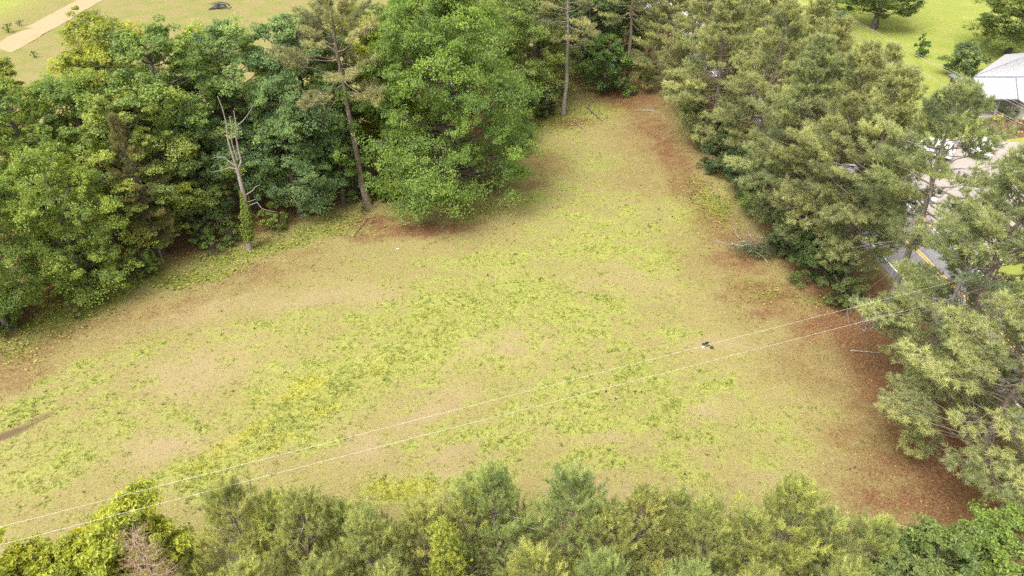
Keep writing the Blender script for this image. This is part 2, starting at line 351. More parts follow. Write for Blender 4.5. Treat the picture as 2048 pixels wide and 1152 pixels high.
# ------------------------------------------------------------------ road, driveway, dirt road
def ribbon(name, P, z, mat, parent=None, x0=-1., x1=1.):
    """flat strip along a line of (x, y); x0..x1 are the side offsets"""
    P = np.asarray(P, float); T = np.gradient(P, axis=0); T /= np.linalg.norm(T, axis=1, keepdims=True)
    Nn = np.c_[T[:, 1], -T[:, 0]]
    A = P + Nn*np.reshape(x0, (-1, 1)); B = P + Nn*np.reshape(x1, (-1, 1))
    V = np.r_[np.c_[A, np.full(len(P), z)], np.c_[B, np.full(len(P), z)]]; n = len(P)
    F = [(i, n+i, n+i+1, i+1) for i in range(n-1)]
    return obj(name, mesh_np(name, V, np.array(F), mat), parent)
t = NT('asphalt'); co = objpos(t); n1 = t.noise(14, 5, .7, co); n2 = t.noise(.6, 4, .6, co)
M['asphalt'] = t.done(t.bsdf(t.mix(t.ramp(n1, [(.3, (.14, .135, .14)), (.7, (.22, .215, .22))]), (.17, .16, .16, 1), n2), .85, .25, 0, n1, .3, .01))
M['white_paint'] = simple('white_paint', (.78, .77, .74), .6, .3, 0, .12, 9)
M['yellow_paint'] = simple('yellow_paint', (.72, .40, .05), .6, .3, 0, .15, 9)
ry = np.arange(-40, 421, 4.)
def road_x(y): return 38.6 - .065*y + .00012*y*y - np.clip(y-75, 0, None)**2*.0010
RC = np.c_[road_x(ry), ry]
road = ribbon('road', RC, .012, M['asphalt'], None, -4.3, 4.3); tag(road, 'grey two lane asphalt road behind the pines', None, None, 'structure')
for s_ in (-1, 1):
    ribbon('edge_line', RC, .016, M['white_paint'], road, s_*3.45-.07, s_*3.45+.07)
    ribbon('centre_line', RC, .016, M['yellow_paint'], road, s_*.13-.06, s_*.13+.06)
t = NT('pale_concrete'); co = objpos(t); n1 = t.noise(5, 6, .7, co); n2 = t.noise(.5, 4, .6, co)
M['concrete'] = t.done(t.bsdf(t.mix(t.ramp(n1, [(.3, (.20, .178, .160)), (.7, (.275, .25, .228))]), (.225, .19, .165, 1), n2), .9, .2, 0, n1, .3, .01))
dvp = [(39.0, 50.5), (45, 55), (52, 57.5), (60, 58), (60, 78), (55.5, 79.6), (47, 79.8), (43.6, 78.5), (42.6, 71), (38.6, 68.2)]
drive = obj('driveway', mesh_np('driveway', [(x, y, .008) for x, y in dvp], [np.array([list(range(len(dvp)))])], M['concrete']))
tag(drive, 'pale concrete driveway off the road', None, None, 'structure')
t = NT('dirt'); co = objpos(t); n1 = t.noise(3, 6, .7, co); n2 = t.noise(.35, 4, .6, co)
M['dirt'] = t.done(t.bsdf(t.mix(t.ramp(n1, [(.3, (.20, .150, .084)), (.7, (.28, .215, .130))]), (.16, .138, .058, 1), t.ramp(n2, [(.55, (0, 0, 0)), (.75, (1, 1, 1))])), .95, .1, 0, n1, .4, .03))
dy_ = np.arange(60, 421, 1.)
DC = np.c_[-79.6-.062*(dy_-114), dy_]
dirt = ribbon('dirt_road', DC, .02, M['dirt'], None, -2.6+.7*(fbm(dy_*.35, dy_*0+3, 8)-.5), 2.4+.8*(fbm(dy_*.35, dy_*0+9, 9)-.5))
tag(dirt, 'pale sandy dirt road across the far pasture', None, None, 'structure')

# ------------------------------------------------------------------ tree builders (meshes)
def frames(D):
    """per-row orthonormal frame with D as third axis"""
    D = D/(np.linalg.norm(D, axis=1, keepdims=True)+1e-9)
    ref = np.where(np.abs(D[:, 2:3]) > .9, np.array([[1., 0, 0]]), np.array([[0, 0, 1.]]))
    A = np.cross(ref, D); A /= np.linalg.norm(A, axis=1, keepdims=True)+1e-9
    return A, np.cross(D, A), D
def needles_mesh(name, rng, P, D, Lsh, n=26, nl=.27, w=.026, tint=None, mat=None, spread=(25, 70)):
    """bottle-brush shoots: n needles round each shoot at P along D, one triangle per needle"""
    k = len(P); A, B, C = frames(D)
    s = rng.random((k, n)); ph = rng.random((k, n))*2*math.pi
    an = np.radians(spread[0]+(spread[1]-spread[0])*rng.random((k, n))*(1.15-.5*s))
    ln = nl*(.75+.5*rng.random((k, n)))
    ax = np.cos(an)[..., None]*C[:, None] + np.sin(an)[..., None]*(np.cos(ph)[..., None]*A[:, None]+np.sin(ph)[..., None]*B[:, None])
    ax[..., 2] -= .10
    base = P[:, None] + C[:, None]*(s*np.reshape(Lsh, (-1, 1)))[..., None]
    tip = base + ax*ln[..., None]
    sd = np.cross(ax, rng.normal(size=(k, n, 3))); sd /= np.linalg.norm(sd, axis=2, keepdims=True)+1e-9
    V = np.stack([base-sd*w*.5, base+sd*w*.5, tip], 2).reshape(-1, 3)
    F = np.arange(k*n*3).reshape(-1, 3)
    tt = np.repeat(np.clip(tint[:, None]+.22*(rng.random((k, n))-.5), 0, 1).ravel(), 3)
    return mesh_np(name, V, F, mat or M['needle'], False, dict(tint=tt))
def leaves_mesh(name, rng, P, Nrm, size, tint, mat=None, asp=.62, fold=.18):
    """one folded four-cornered leaf per point"""
    k = len(P); A, B, C = frames(Nrm); ph = rng.random(k)*2*math.pi
    U = np.cos(ph)[:, None]*A+np.sin(ph)[:, None]*B; U[:, 2] -= .25; V_ = np.cross(C, U)
    sz = np.reshape(size, (-1, 1))
    b = P-U*sz*.5; tip = P+U*sz*.5-C*sz*.12; l = P-V_*sz*asp*.5+C*sz*fold; r = P+V_*sz*asp*.5+C*sz*fold
    V = np.stack([b, r, tip, l], 1).reshape(-1, 3)
    F = np.arange(k*4).reshape(-1, 4)
    return mesh_np(name, V, F, mat or M['leaf'], False, dict(tint=np.repeat(np.clip(tint, 0, 1), 4)))

def curve(p0, p1, bend, k=5):
    t = np.linspace(0, 1, k)[:, None]; p0 = np.asarray(p0, float); p1 = np.asarray(p1, float)
    return p0*(1-t)+p1*t + np.asarray(bend, float)*(4*t*(1-t))

def make_pine(seed, H, R, cb, nb=64, shape='mature', n=26, nl=.30, w=.030, dens=1., bark='bark_pine', dead=6, tr=None, lean=0.):
    """(trunk mesh, crown mesh, dead branch mesh or None)"""
    rng = np.random.default_rng(seed); tr = tr or H*.0125
    k = 9; z = np.linspace(0, H*.985, k)
    wob = np.cumsum(rng.normal(size=(k, 2))*H*.006, 0); wob -= wob[0]
    TP = np.c_[wob[:, 0]+lean*z, wob[:, 1], z]; TR = tr*(1-z/H)**.75+.015; TR[0] *= 1.35
    wood = MB(); wood.tube(np.r_[[TP[0]-[0, 0, .3]], TP], np.r_[TR[0]*1.1, TR], 8)
    at = lambda zz: np.array([np.interp(zz, z, TP[:, 0]), np.interp(zz, z, TP[:, 1]), zz])
    Ps, Ds, Ls, Ti = [], [], [], []
    for b in range(nb):
        u = (b+rng.random())/nb
        if shape == 'mature':
            u = u**.85; prof = (.62+.55*math.sin(math.pi*min(1, u*1.25+.12)))*math.sqrt(max(0., 1-u**2.6))
        else:
            prof = (1-u)**.75*1.08+.12
        zz = cb+(H*.97-cb)*u
        L = R*prof*(.62+.5*rng.random())
        if L < .25: L = .25
        az = b*2.39996+rng.normal()*.5
        el = math.radians((-8+62*u**1.3 if shape == 'mature' else 8+58*u**1.1)+rng.normal()*9)
        p0 = at(zz); d = np.array([math.cos(az)*math.cos(el), math.sin(az)*math.cos(el), math.sin(el)])
        p1 = p0+d*L; up = (.10 if shape == 'mature' else .16)*L
        path = curve(p0, p1+[0, 0, up], (0, 0, -up*.55), 6)
        path[1:-1] += rng.normal(size=(4, 3))*L*.025
        r0 = .012+.011*L
        wood.tube(path, np.linspace(r0, .008, 6), 4, False)
        side = np.cross(d, [0, 0, 1.]); side /= np.linalg.norm(side)+1e-9
        ct = rng.normal()*.22+.45
        nsub = max(3, int((3.2+L*1.9)*dens))
        for j in range(nsub):
            s = (.42 if shape == 'mature' else .30)+(.58 if shape == 'mature' else .70)*(j+rng.random()*.8)/nsub
            q = np.array([np.interp(s*5, range(6), path[:, i]) for i in range(3)])
            ll = (.22+.34*L*(1.05-s)+.16*rng.random())*(.8+.4*rng.random())
            dd = d*(.55+.5*rng.random())+side*((-1)**j)*(.75+.4*rng.random())+np.array([0, 0, (.10 if shape == 'mature' else .30)+.30*rng.random()])
            if shape != 'mature': dd[2] += .30
            dd /= np.linalg.norm(dd); e = q+dd*ll
            if ll > .4: wood.tube([q, q+dd*ll*.5-[0, 0, .03], e], [.012, .008, .005], 3, False)
            m = max(1, int(round((1.6+ll*4.2 if shape == 'mature' else .8+ll*1.6)*dens)))
            for i_ in range(m):
                f = 1-.75*i_/max(1, m)
                if shape == 'mature': o = dd*.8+rng.normal(size=3)*.42+np.array([0, 0, .45]); ls = .18+.22*rng.random()
                else: o = dd*.9+rng.normal(size=3)*.22+np.array([0, 0, .75]); ls = .34+.32*rng.random()
                Ps.append(q+dd*ll*f+rng.normal(size=3)*.07); Ds.append(o); Ls.append(ls); Ti.append(ct+rng.normal()*.10)
        for _ in range(2):
            Ps.append(path[-1]+rng.normal(size=3)*.08); Ds.append(d+np.array([0, 0, .7])); Ls.append(.30); Ti.append(ct+.12)
    for _ in range(8):
        Ps.append(at(H*.96)+rng.normal(size=3)*[.18, .18, .25]); Ds.append(np.array([rng.normal()*.3, rng.normal()*.3, 1.])); Ls.append(.35); Ti.append(.6)
    crown = needles_mesh('pine_crown', rng, np.array(Ps), np.array(Ds), np.array(Ls), n, nl, w, np.array(Ti), None, (22, 68) if shape == 'mature' else (18, 52))
    trunk = wood.mesh('pine_trunk', M[bark], True)
    dm = None
    if dead:
        dm = []
        for i in range(dead):
            dw = MB()
            zz = (cb*.55 if shape == 'mature' else cb)+(H*(.35 if shape == 'mature' else .62))*rng.random(); az = rng.random()*6.28
            L = R*(.35+.45*rng.random()); el = rng.normal()*.22+.05
            p0 = at(min(zz, H*.9)); d = np.array([math.cos(az)*math.cos(el), math.sin(az)*math.cos(el), math.sin(el)])
            pa = curve(p0, p0+d*L, rng.normal(size=3)*L*.07, 5); dw.tube(pa, np.linspace(.028, .008, 5), 4, False)
            for s in (2, 3):
                e = pa[s]+(d+rng.normal(size=3)*.7)*L*.3; dw.tube([pa[s]-d*.01, e], [.012, .005], 3, False)
            dm.append(dw.mesh('pine_dead_branch', M['dead_twig'], True))
    return trunk, crown, dm

def make_broadleaf(seed, H, R, cb, lobes=40, sub=13, per=46, leaf=.24, bark='bark_dark', shape=1., multi=1, flat=.74, tr=None, lobe_r=(.22, .36), tvar=.13):
    rng = np.random.default_rng(seed); wood = MB(); tr = tr or H*.016
    C = []; Rl = []
    for i in range(lobes):
        u = (i+.5)/lobes; tz = 1-(1-u)**(1/1.0)
        prof = math.sin(math.pi*min(1., .16+.80*tz**shape))**.62
        az = i*2.39996+rng.normal()*.35; rr = R*prof*(.50+.34*rng.random())
        if i % 5 == 4: rr *= .45
        C.append((math.cos(az)*rr, math.sin(az)*rr, cb+(H-cb)*(.06+.84*tz)+rng.normal()*.25)); Rl.append(R*(lobe_r[0]+(lobe_r[1]-lobe_r[0])*rng.random()**1.4)*(1.05-.3*tz))
    C = np.array(C); Rl = np.array(Rl)
    k = 7; z = np.linspace(0, H*.82, k); wob = np.cumsum(rng.normal(size=(k, 2))*H*.010, 0); wob -= wob[0]
    TP = np.c_[wob, z]; TR = tr*(1-z/H)**.9+.02; TR[0] *= 1.4
    wood.tube(np.r_[[TP[0]-[0, 0, .3]], TP], np.r_[TR[0]*1.1, TR], 8)
    for j in range(multi-1):
        a = rng.random()*6.28; e = np.array([math.cos(a)*R*.5, math.sin(a)*R*.5, H*.75])
        wood.tube(np.r_[[[math.cos(a)*tr, math.sin(a)*tr, -.2]], curve((math.cos(a)*tr, math.sin(a)*tr, .3), e, (0, 0, .4), 5)], np.linspace(tr*.8, .03, 6), 6)
    P, Nn, Ti = [], [], []
    for c, r in zip(C, Rl):
        zt = max(.15*H, min(H*.78, c[2]-.35*math.hypot(c[0], c[1])-.4))
        p0 = np.array([np.interp(zt, z, TP[:, 0]), np.interp(zt, z, TP[:, 1]), zt])
        L = np.linalg.norm(c-p0); pa = curve(p0, c, (0, 0, -.06*L), 5); pa[1:-1] += rng.normal(size=(3, 3))*.08*L*.4
        wood.tube(pa, np.linspace(.02+.014*L, .012, 5), 4, False)
        ct = .45+rng.normal()*tvar
        d = rng.normal(size=(sub, 3)); d[:, 2] = np.abs(d[:, 2])*.9-.35
        out = np.array([c[0], c[1], 0.]); out /= np.linalg.norm(out)+.4
        d += out*.55; d /= np.linalg.norm(d, axis=1, keepdims=True)
        an_ = .7+.6*rng.random(3); sc = c+d*r*(.35+.85*rng.random((sub, 1)))*an_*[1, 1, .9]
        for q, dq in zip(sc, d):
            wood.tube([c, (c+q)/2+rng.normal(size=3)*.08, q], [.014, .009, .004], 3, False)
        st = np.clip(ct+rng.normal(size=sub)*.10, 0, 1)
        rs = r*(.22+.34*rng.random(sub))
        g = rng.normal(size=(sub, per, 3)); g /= np.linalg.norm(g, axis=2, keepdims=True)
        g *= (rng.random((sub, per, 1))**.42)
        q = sc[:, None]+g*rs[:, None, None]*[1.15, 1.15, flat]
        q[..., 2] -= .22*rs[:, None]*(g[..., 0]**2+g[..., 1]**2)
        nn = g*.5+d[:, None]*.5+np.array([0, 0, .55])+rng.normal(size=g.shape)*.6
        P.append(q.reshape(-1, 3)); Nn.append(nn.reshape(-1, 3)); Ti.append(np.repeat(st, per)+rng.normal(size=sub*per)*.10)
    P = np.concatenate(P); Nn = np.concatenate(Nn); Ti = np.concatenate(Ti)
    keep = P[:, 2] > .12
    P, Nn, Ti = P[keep], Nn[keep], Ti[keep]
    crown = leaves_mesh('leaf_crown', rng, P, Nn, leaf*(.55+.9*rng.random(len(P))**1.3), Ti)
    return wood.mesh('leaf_trunk', M[bark], True), crown, None

def place(name, meshes, loc, s=1., rz=0., col=(.1, .13, .04), label='', cat='tree', group=None, tilt=(0, 0), sxy=None):
    o = empty(name, (loc[0], loc[1], float(ground_z(np.array([float(loc[0])]), np.array([float(loc[1])]))[0])-.03), rz); sx = sxy or s
    o.scale = (sx, sx, s); o.rotation_euler = (math.radians(tilt[0]), math.radians(tilt[1]), rz)
    tag(o, label, cat, group)
    bush = cat in ('shrub', 'bush')
    link(bpy.data.objects.new('stems' if bush else 'trunk', meshes[0]), o)
    cr = link(bpy.data.objects.new('foliage' if bush else 'crown', meshes[1]), o); cr.color = (*col, 1)
    for dm in meshes[2] or []: link(bpy.data.objects.new('dead_branch', dm), o)
    return o

# prototypes
PM = [make_pine(11, 18, 4.6, 2.8, 100, dens=1.05), make_pine(12, 18, 4.9, 3.8, 96, dens=1.05), make_pine(13, 18, 4.4, 4.0, 96, dens=1.05), make_pine(14, 18, 4.9, 1.2, 124, dens=1.05)]
PT = [make_pine(21, 19, 4.4, 10.0, 48, dens=1.1, tr=.30, dead=8), make_pine(22, 18, 3.9, 9.0, 46, dens=1.1, tr=.27, dead=8, bark='bark_pale')]
PY = [make_pine(31+i, 9.5, 2.9, 2.2, 58, 'young', 46, .23, .017, 1.2, dead=9, tr=.11) for i in range(5)]
BL = [make_broadleaf(51+i, 16, R_, cb_, n_, 12, 62, .148, lobe_r=(.14, .32), tvar=.19) for i, (R_, cb_, n_) in enumerate(((4.7, 1.0, 84), (4.3, 1.4, 76), (5.0, .8, 88), (4.1, 1.8, 72), (4.5, 1.2, 80)))]
BIGM = make_broadleaf(61, 24.0, 8.8, .1, 260, 12, 56, .158, shape=.60, lobe_r=(.11, .23), tr=.36, tvar=.17)
SH = [make_broadleaf(71, 3.0, 1.7, .1, 16, 9, 52, .13, multi=4, tr=.05), make_broadleaf(72, 4.2, 2.3, .1, 22, 10, 56, .15, multi=4, tr=.06), make_broadleaf(73, 1.4, .9, .05, 9, 6, 34, .09, multi=4, tr=.03)]

G_DK = (.155, .232, .066); G_BL = (.168, .246, .106); G_MD = (.212, .285, .070); G_YL = (.272, .305, .070); G_BR = (.180, .275, .054)
P_OL = (.250, .262, .126); P_GN = (.228, .255, .126); P_GY = (.250, .245, .142); P_LT = (.272, .288, .138); P_BN = (.24, .18, .10)

# ------------------------------------------------------------------ the wood on the left
GL = 'broadleaf trees of the wood left of the pasture'
LW = [  # variant, x, y, height, spread, colour, label
 (0, -39.2, 54.0, 17.4, 1.25, G_MD, 'leafy green tree at the left edge, its rounded top against the far pasture'),
 (1, -35.0, 56.4, 16.4, 1.2, (0.186, 0.260, 0.075), 'shorter green tree just left of the tall yellowish tree'),
 (2, -34.4, 61.6, 19.4, 1.15, G_YL, 'tall yellowish green tree with lumpy crown overlapping the far pasture on the left'),
 (3, -29.2, 59.5, 19.4, 1.4, (0.192, 0.266, 0.081), 'tall dark green tree left of the brush pile in the far pasture'),
 (4, -24.6, 62.8, 18.2, 1.3, G_BL, 'tallest dark tree of the left wood, directly behind the bare dead tree'),
 (0, -19.2, 64.8, 19.2, 1.2, (0.169, 0.249, 0.108), 'dense blue green tree between the dead tree and the tall leaning pine'),
 (1, -16.2, 70.5, 18.4, 1.25, G_YL, 'pale yellow green tree behind the tall leaning pine'),
 (2, -33.2, 47.6, 13.6, 1.1, G_MD, 'mid green tree at the left edge with foliage down to the pasture'),
 (4, -37.4, 43.6, 14.4, 1.2, (0.186, 0.254, 0.072), 'tree cut by the left frame edge above the leaf litter'),
 (3, -30.6, 54.6, 14.8, 1.35, (0.243, 0.296, 0.079), 'light green tree just behind the browning pine'),
 (0, -27.8, 58.6, 13.6, 1.0, (0.160, 0.243, 0.113), 'bluish green tree with layered boughs left of the dead tree'),
 (2, -19.9, 60.8, 14.6, 1.05, (0.160, 0.243, 0.108), 'bluish green tree with layered boughs right of the dead tree'),
 (1, -16.4, 63.8, 13.4, 1.1, (0.164, 0.254, 0.070), 'deep green tree just left of the tall leaning pine trunk'),
 (3, -37.2, 67.5, 15.4, 1.35, G_MD, 'green tree in the back row behind the tall yellowish tree'),
 (4, -27.4, 68.5, 17.0, 1.3, (0.203, 0.271, 0.072), 'tree in the back row behind the dead tree'),
 (3, -43.6, 60.0, 16.0, 1.3, G_YL, 'yellowish tree cut by the left frame edge in the back row'),
 (1, -10.6, 69.5, 17.5, 1.15, G_MD, 'green tree filling the gap between the leaning pine and the big round tree'),
 (2, -12.0, 75.5, 17.0, 1.15, (0.203, 0.266, 0.085), 'green tree behind the gap right of the leaning pine'),
 (0, 3.0, 91.5, 18.0, 1.2, (0.203, 0.251, 0.099), 'grey green tree just right of the big round tree'),
 (2, -1.4, 83.0, 17.0, 1.25, (0.169, 0.232, 0.070), 'green tree behind the right shoulder of the big round tree'),
 (4, 10.4, 103., 18.5, 1.3, (0.119, 0.181, 0.079), 'dark tree between the two bare pine trunks at the clearing head'),
 (3, 6.4, 109., 19.5, 1.4, (0.124, 0.186, 0.079), 'dark back tree left of the clearing head, behind the pale pine trunk'),
 (0, 15.4, 109., 18.5, 1.3, (0.124, 0.181, 0.075), 'dark tree closing the clearing behind the right bare pine trunk'),
 (1, -8.0, 98.0, 18., 1.3, G_MD, 'green tree at the top edge behind the big round tree'),
 (4, 2.2, 100.0, 18., 1.3, (0.169, 0.226, 0.085), 'green tree at the top edge left of the pale pine trunk'),
]
for i, (v, x, y, h, sp, c, lab) in enumerate(LW):
    place('broadleaf_tree', BL[v], (x, y), h/16., i*1.7+.4, c, lab, 'tree', GL, (RNG.normal()*1.5, RNG.normal()*1.5), h/16.*sp*.96)
place('broadleaf_tree', BIGM, (-6.0, 63.4), 1., 2.4, (.172, .258, .064), 'big round bright green tree with leaves down to the ground, centre top', 'tree', GL)
place('broadleaf_tree', SH[1], (12.4, 95.5), 1.9, 1.1, (.120, .190, .055), 'small bright green maple between the two bare pine trunks', 'tree', GL)
GP = 'pines standing among the left wood'
place('pine_tree', PT[0], (-13.9, 63.2), 1.08, .5, P_GY, 'tall pine with long bare leaning trunk left of the big round tree', 'tree', GP, (0, -2.5))
place('pine_tree', PT[1], (6.4, 87.3), 1.0, 1.5, P_GY, 'pine with pale bare trunk left of the clearing head', 'tree', GP)
place('pine_tree', PT[0], (15.5, 97.6), .9, 2.5, P_OL, 'pine with bare brown trunk at the clearing head, right of the small maple', 'tree', GP, (0, 2))
place('pine_tree', PT[1], (-10.2, 76.), 1.0, 3.5, P_GY, 'olive pine rising behind the leaning pine trunk', 'tree', GP)
place('pine_tree', PM[2], (-29.6, 52.6), .74, .9, (0.168, 0.152, 0.072), 'thin browning pine with dead lower needles in the left wood', 'tree', GP, (2, -3), .50)
place('pine_tree', PM[1], (19.6, 106.), .95, .2, P_GN, 'dark olive pine at the very head of the clearing', 'tree', GP)
GU = 'undergrowth shrubs along the left wood edge'
US = [(-40.5, 45.6, 1, 1.2, G_DK, 'large dark shrub in the left frame edge wood gap'), (-36.2, 49.6, 1, 1.2, G_MD, 'large green shrub behind the left edge trees'), (-10.6, 65.6, 1, 1.1, G_DK, 'tall dark shrub left of the big round tree'), (0.2, 76.5, 1, 1.2, (.13, .17, .06), 'olive shrub right behind the big round tree'), (3.6, 86.2, 1, 1.0, (.14, .17, .075), 'grey green shrub left of the pale pine trunk foot'), (-38.0, 43.5, 1, .8, G_DK, 'dark shrub at the left frame edge under the trees'), (-33.6, 47.0, 0, 1.1, G_MD, 'leafy shrub at the foot of the leftmost tall trees'), (-27.0, 55.4, 0, .8, G_DK, 'low dark shrub beside the browning pine foot'),
 (-24.8, 56.0, 0, .7, G_DK, 'low dark shrub just left of the dead tree foot'), (-21.6, 58.4, 0, .8, G_MD, 'low green shrub just right of the dead tree foot'), (-18.6, 61.4, 1, .6, G_DK, 'dark shrub midway between the dead tree and the leaning pine'),
 (-15.4, 64.2, 0, .8, G_DK, 'dark shrub just left of the leaning pine foot'), (-12.4, 64.4, 0, .9, G_BR, 'bright leafy shrub between the leaning pine foot and the big round tree'), (-30.2, 50.6, 0, .9, G_DK, 'dark shrub below the light green tree in the left wood'),
 (1.8, 84.6, 0, .9, G_DK, 'dark low shrub right of the big round tree'), (3.0, 88.0, 1, .7, (0.120, 0.144, 0.072), 'brownish green shrub below the grey green tree'), (18.6, 100.4, 0, .9, G_DK, 'dark shrub at the head of the clearing right of the bare trunk')]
for i, (x, y, v, s, c, lab) in enumerate(US):
    place('understory_shrub', SH[v], (x, y), s, i*2.1, c, lab, 'shrub', GU)

for i, f in enumerate(np.linspace(.16, .80, 14)):
    k_ = f*(len(WOOD_EDGE)-1); a_ = int(k_); p_ = WOOD_EDGE[a_]*(1-k_+a_)+WOOD_EDGE[a_+1]*(k_-a_); rr_ = np.random.default_rng(300+i)
    place('edge_sapling', SH[2], (p_[0]+rr_.normal()*.8+.5, p_[1]+rr_.normal()*.6-.9), .7+.8*rr_.random(), i*1.3, (.15+.08*rr_.random(), .22+.05*rr_.random(), .06), 'small leafy sapling in the low brush along the left wood edge', 'sapling', 'saplings along the left wood edge')

# bare dead tree with vine
def dead_tree():
    r = empty('dead_tree', (-23.0, 54.9, float(ground_z(np.array([-23.]), np.array([54.9]))[0]))); tag(r, 'bare grey dead tree with forked top and vine on its trunk', 'tree')
    rng = np.random.default_rng(5)
    def path(p, amp=.12): return [(x, amp*rng.normal(), z) for x, z in p]
    w = MB()
    T = [(0.05, -.3), (0.05, 0), (0.36, 2.57), (0.66, 5.04), (0.6, 6.52), (0.6, 7.68)]
    w.tube([(x, 0, z) for x, z in T], [.29, .26, .21, .18, .16, .14], 9); w.build('trunk', M['dead_wood'], r, True)
    for pts, a, b in (([(0.6, 7.6), (0.55, 8.4), (0.43, 9.24), (0.35, 10.21), (0.49, 11.56), (0.49, 12.88), (0.37, 13.75)], .15, .045),
        ([(0.6, 7.6), (1.01, 8.25), (0.95, 9.38), (1.06, 10.48), (1.36, 11.43), (1.38, 12.62)], .14, .05), ([(0.78, 8.4), (0.62, 9.93), (0.97, 11.16), (0.9, 12.16)], .08, .03),
        ([(1.34, 11.3), (2.05, 11.89), (2.63, 12.55), (3.06, 13.14)], .065, .02), ([(2.89, 12.88), (2.71, 13.24)], .03, .012), ([(0.51, 7.9), (0.11, 8.18), (-0.26, 8.61), (-0.68, 8.79), (-1.32, 8.58)], .085, .025),
        ([(0.59, 7.65), (-0.05, 7.76), (-0.75, 7.57), (-1.66, 7.35)], .075, .02), ([(0.66, 5.2), (1.47, 5.71), (1.82, 6.11), (2.17, 6.23)], .075, .025), ([(0.55, 4.6), (1.22, 4.81), (1.58, 4.89)], .05, .02),
        ([(0.5, 3.8), (1.07, 3.35), (1.37, 3.1)], .05, .015), ([(0.5, 4.12), (1.6, 4.6), (1.91, 4.12), (2.27, 3.85), (3.17, 3.66)], .06, .02), ([(1.16, 10.95), (1.72, 11.18)], .03, .012), ([(1.1, 10.28), (1.61, 10.34)], .03, .012), ([(0.91, 8.54), (1.41, 8.75)], .04, .015), ([(0.7, 7.0), (1.1, 7.25)], .04, .015)):
        m = MB(); pp = path(pts); pp[0] = (pp[0][0], 0, pp[0][2]); m.tube(pp, np.linspace(a*.72, b*.6, len(pp)), 6); m.build('branch', M['dead_wood'], r, True)
    n = 2600; zz = .9+4.8*rng.random(n)**.9; a = rng.random(n)*6.28; kk = fbm(zz*1.1, a*.8, 12, 3)+.35*(rng.random(n)-.5) > .44+.05*(zz-3); zz, a = zz[kk], a[kk]; n = len(zz); rr = .27+.55*rng.random(n)**1.6*np.exp(-((zz-2.4)/1.8)**2)*fbm(zz*2, a, 15, 2)*1.3+.04
    P = np.c_[np.interp(zz, [0, 2.57, 5.04, 6.5], [.05, .36, .66, .6])+np.cos(a)*rr, np.sin(a)*rr, zz]
    v = obj('vine_leaves', leaves_mesh('vine_leaves', rng, P, np.c_[np.cos(a), np.sin(a), .5+.3*rng.random(n)], .13+.07*rng.random(n), .5+.2*rng.normal(size=n)), r); v.color = (.14, .19, .035, 1)
dead_tree()

# ------------------------------------------------------------------ the row of pines by the road
GR = 'pines in the row between pasture and road'
RP = [  # variant, x, y, height, spread, colour, label
 (3, 20.4, 95.0, 15.5, 1.05, P_OL, 'olive pine at the far end of the road row, nearest the clearing head'),
 (0, 22.0, 86.5, 16.8, 1.1, P_OL, 'olive pine second from the far end of the road row'),
 (1, 27.4, 93.0, 17.5, 1.05, P_GN, 'pine at the top edge beside the far stretch of road'),
 (3, 22.4, 77.5, 17.2, 1.05, P_LT, 'full olive pine third from the far end of the road row'),
 (1, 27.8, 81.0, 17.6, 1.0, P_LT, 'lighter pine at the top edge close to the road'),
 (0, 24.6, 69.2, 17.6, 1.08, P_OL, 'olive pine midway along the road row with road showing through'),
 (2, 28.6, 70.6, 17.8, 1.0, P_LT, 'light pine close to the road behind the midway olive pine'),
 (2, 27.6, 62.4, 17.8, 1.0, (.240, .245, .115), 'greener open pine midway along the road row, right of the full olive pine'),
 (3, 24.8, 58.2, 17.6, 1.0, P_GN, 'bushy pine above the brush heap, its low boughs over the pasture'),
 (0, 25.4, 53.0, 18.4, 1.05, (.242, .252, .120), 'broad pine in the middle of the right hand pine mass'),
 (2, 26.0, 47.6, 12.0, .8, P_GN, 'lower dense pine just left of the grey trunked pine'),
 (0, 29.6, 57.0, 17.0, .85, P_OL, 'slim pine close to the road behind the broad middle pine'),
 (1, 26.6, 48.8, 17.8, .98, P_LT, 'tall light crowned pine left of the house'),
 (3, 28.3, 36.0, 18.4, 1.12, P_GN, 'large near pine at the right edge, crown over the road lines'),
 (3, 26.4, 29.0, 15.4, 1.25, P_LT, 'large near pine low on the right edge, soft boughs over red litter'),
]
for i, (v, x, y, h, sp, c, lab) in enumerate(RP):
    place('pine_tree', PM[v], (x, y), h/18., i*1.3+.2, c, lab, 'tree', GR, (RNG.normal()*1.2, RNG.normal()*1.2), h/18.*sp)
HERO = make_pine(91, 18, 5.3, 8.2, 66, dens=1.0, dead=12, tr=.26, bark='bark_pale')
hp = place('pine_tree', HERO, (28.0, 44.4), 1.0, 1.0, P_GN, 'open crowned pine with lichen grey trunk and one dead rusty bough', 'tree', GR)
rng_ = np.random.default_rng(3)
PP = np.array([[-1.2, -.5, 8.6]])+rng_.normal(size=(90, 3))*[.55, .5, .55]
db = obj('rusty_dead_bough', needles_mesh('rusty_needles', rng_, PP, rng_.normal(size=(90, 3))+[0, 0, -.6], np.full(90, .25), 26, .22, .02, .5+.2*rng_.normal(size=90)), hp)
db.color = (.30, .15, .075, 1); db['label'] = 'dead rusty brown needles'
GS = 'shrubs below the road row of pines'
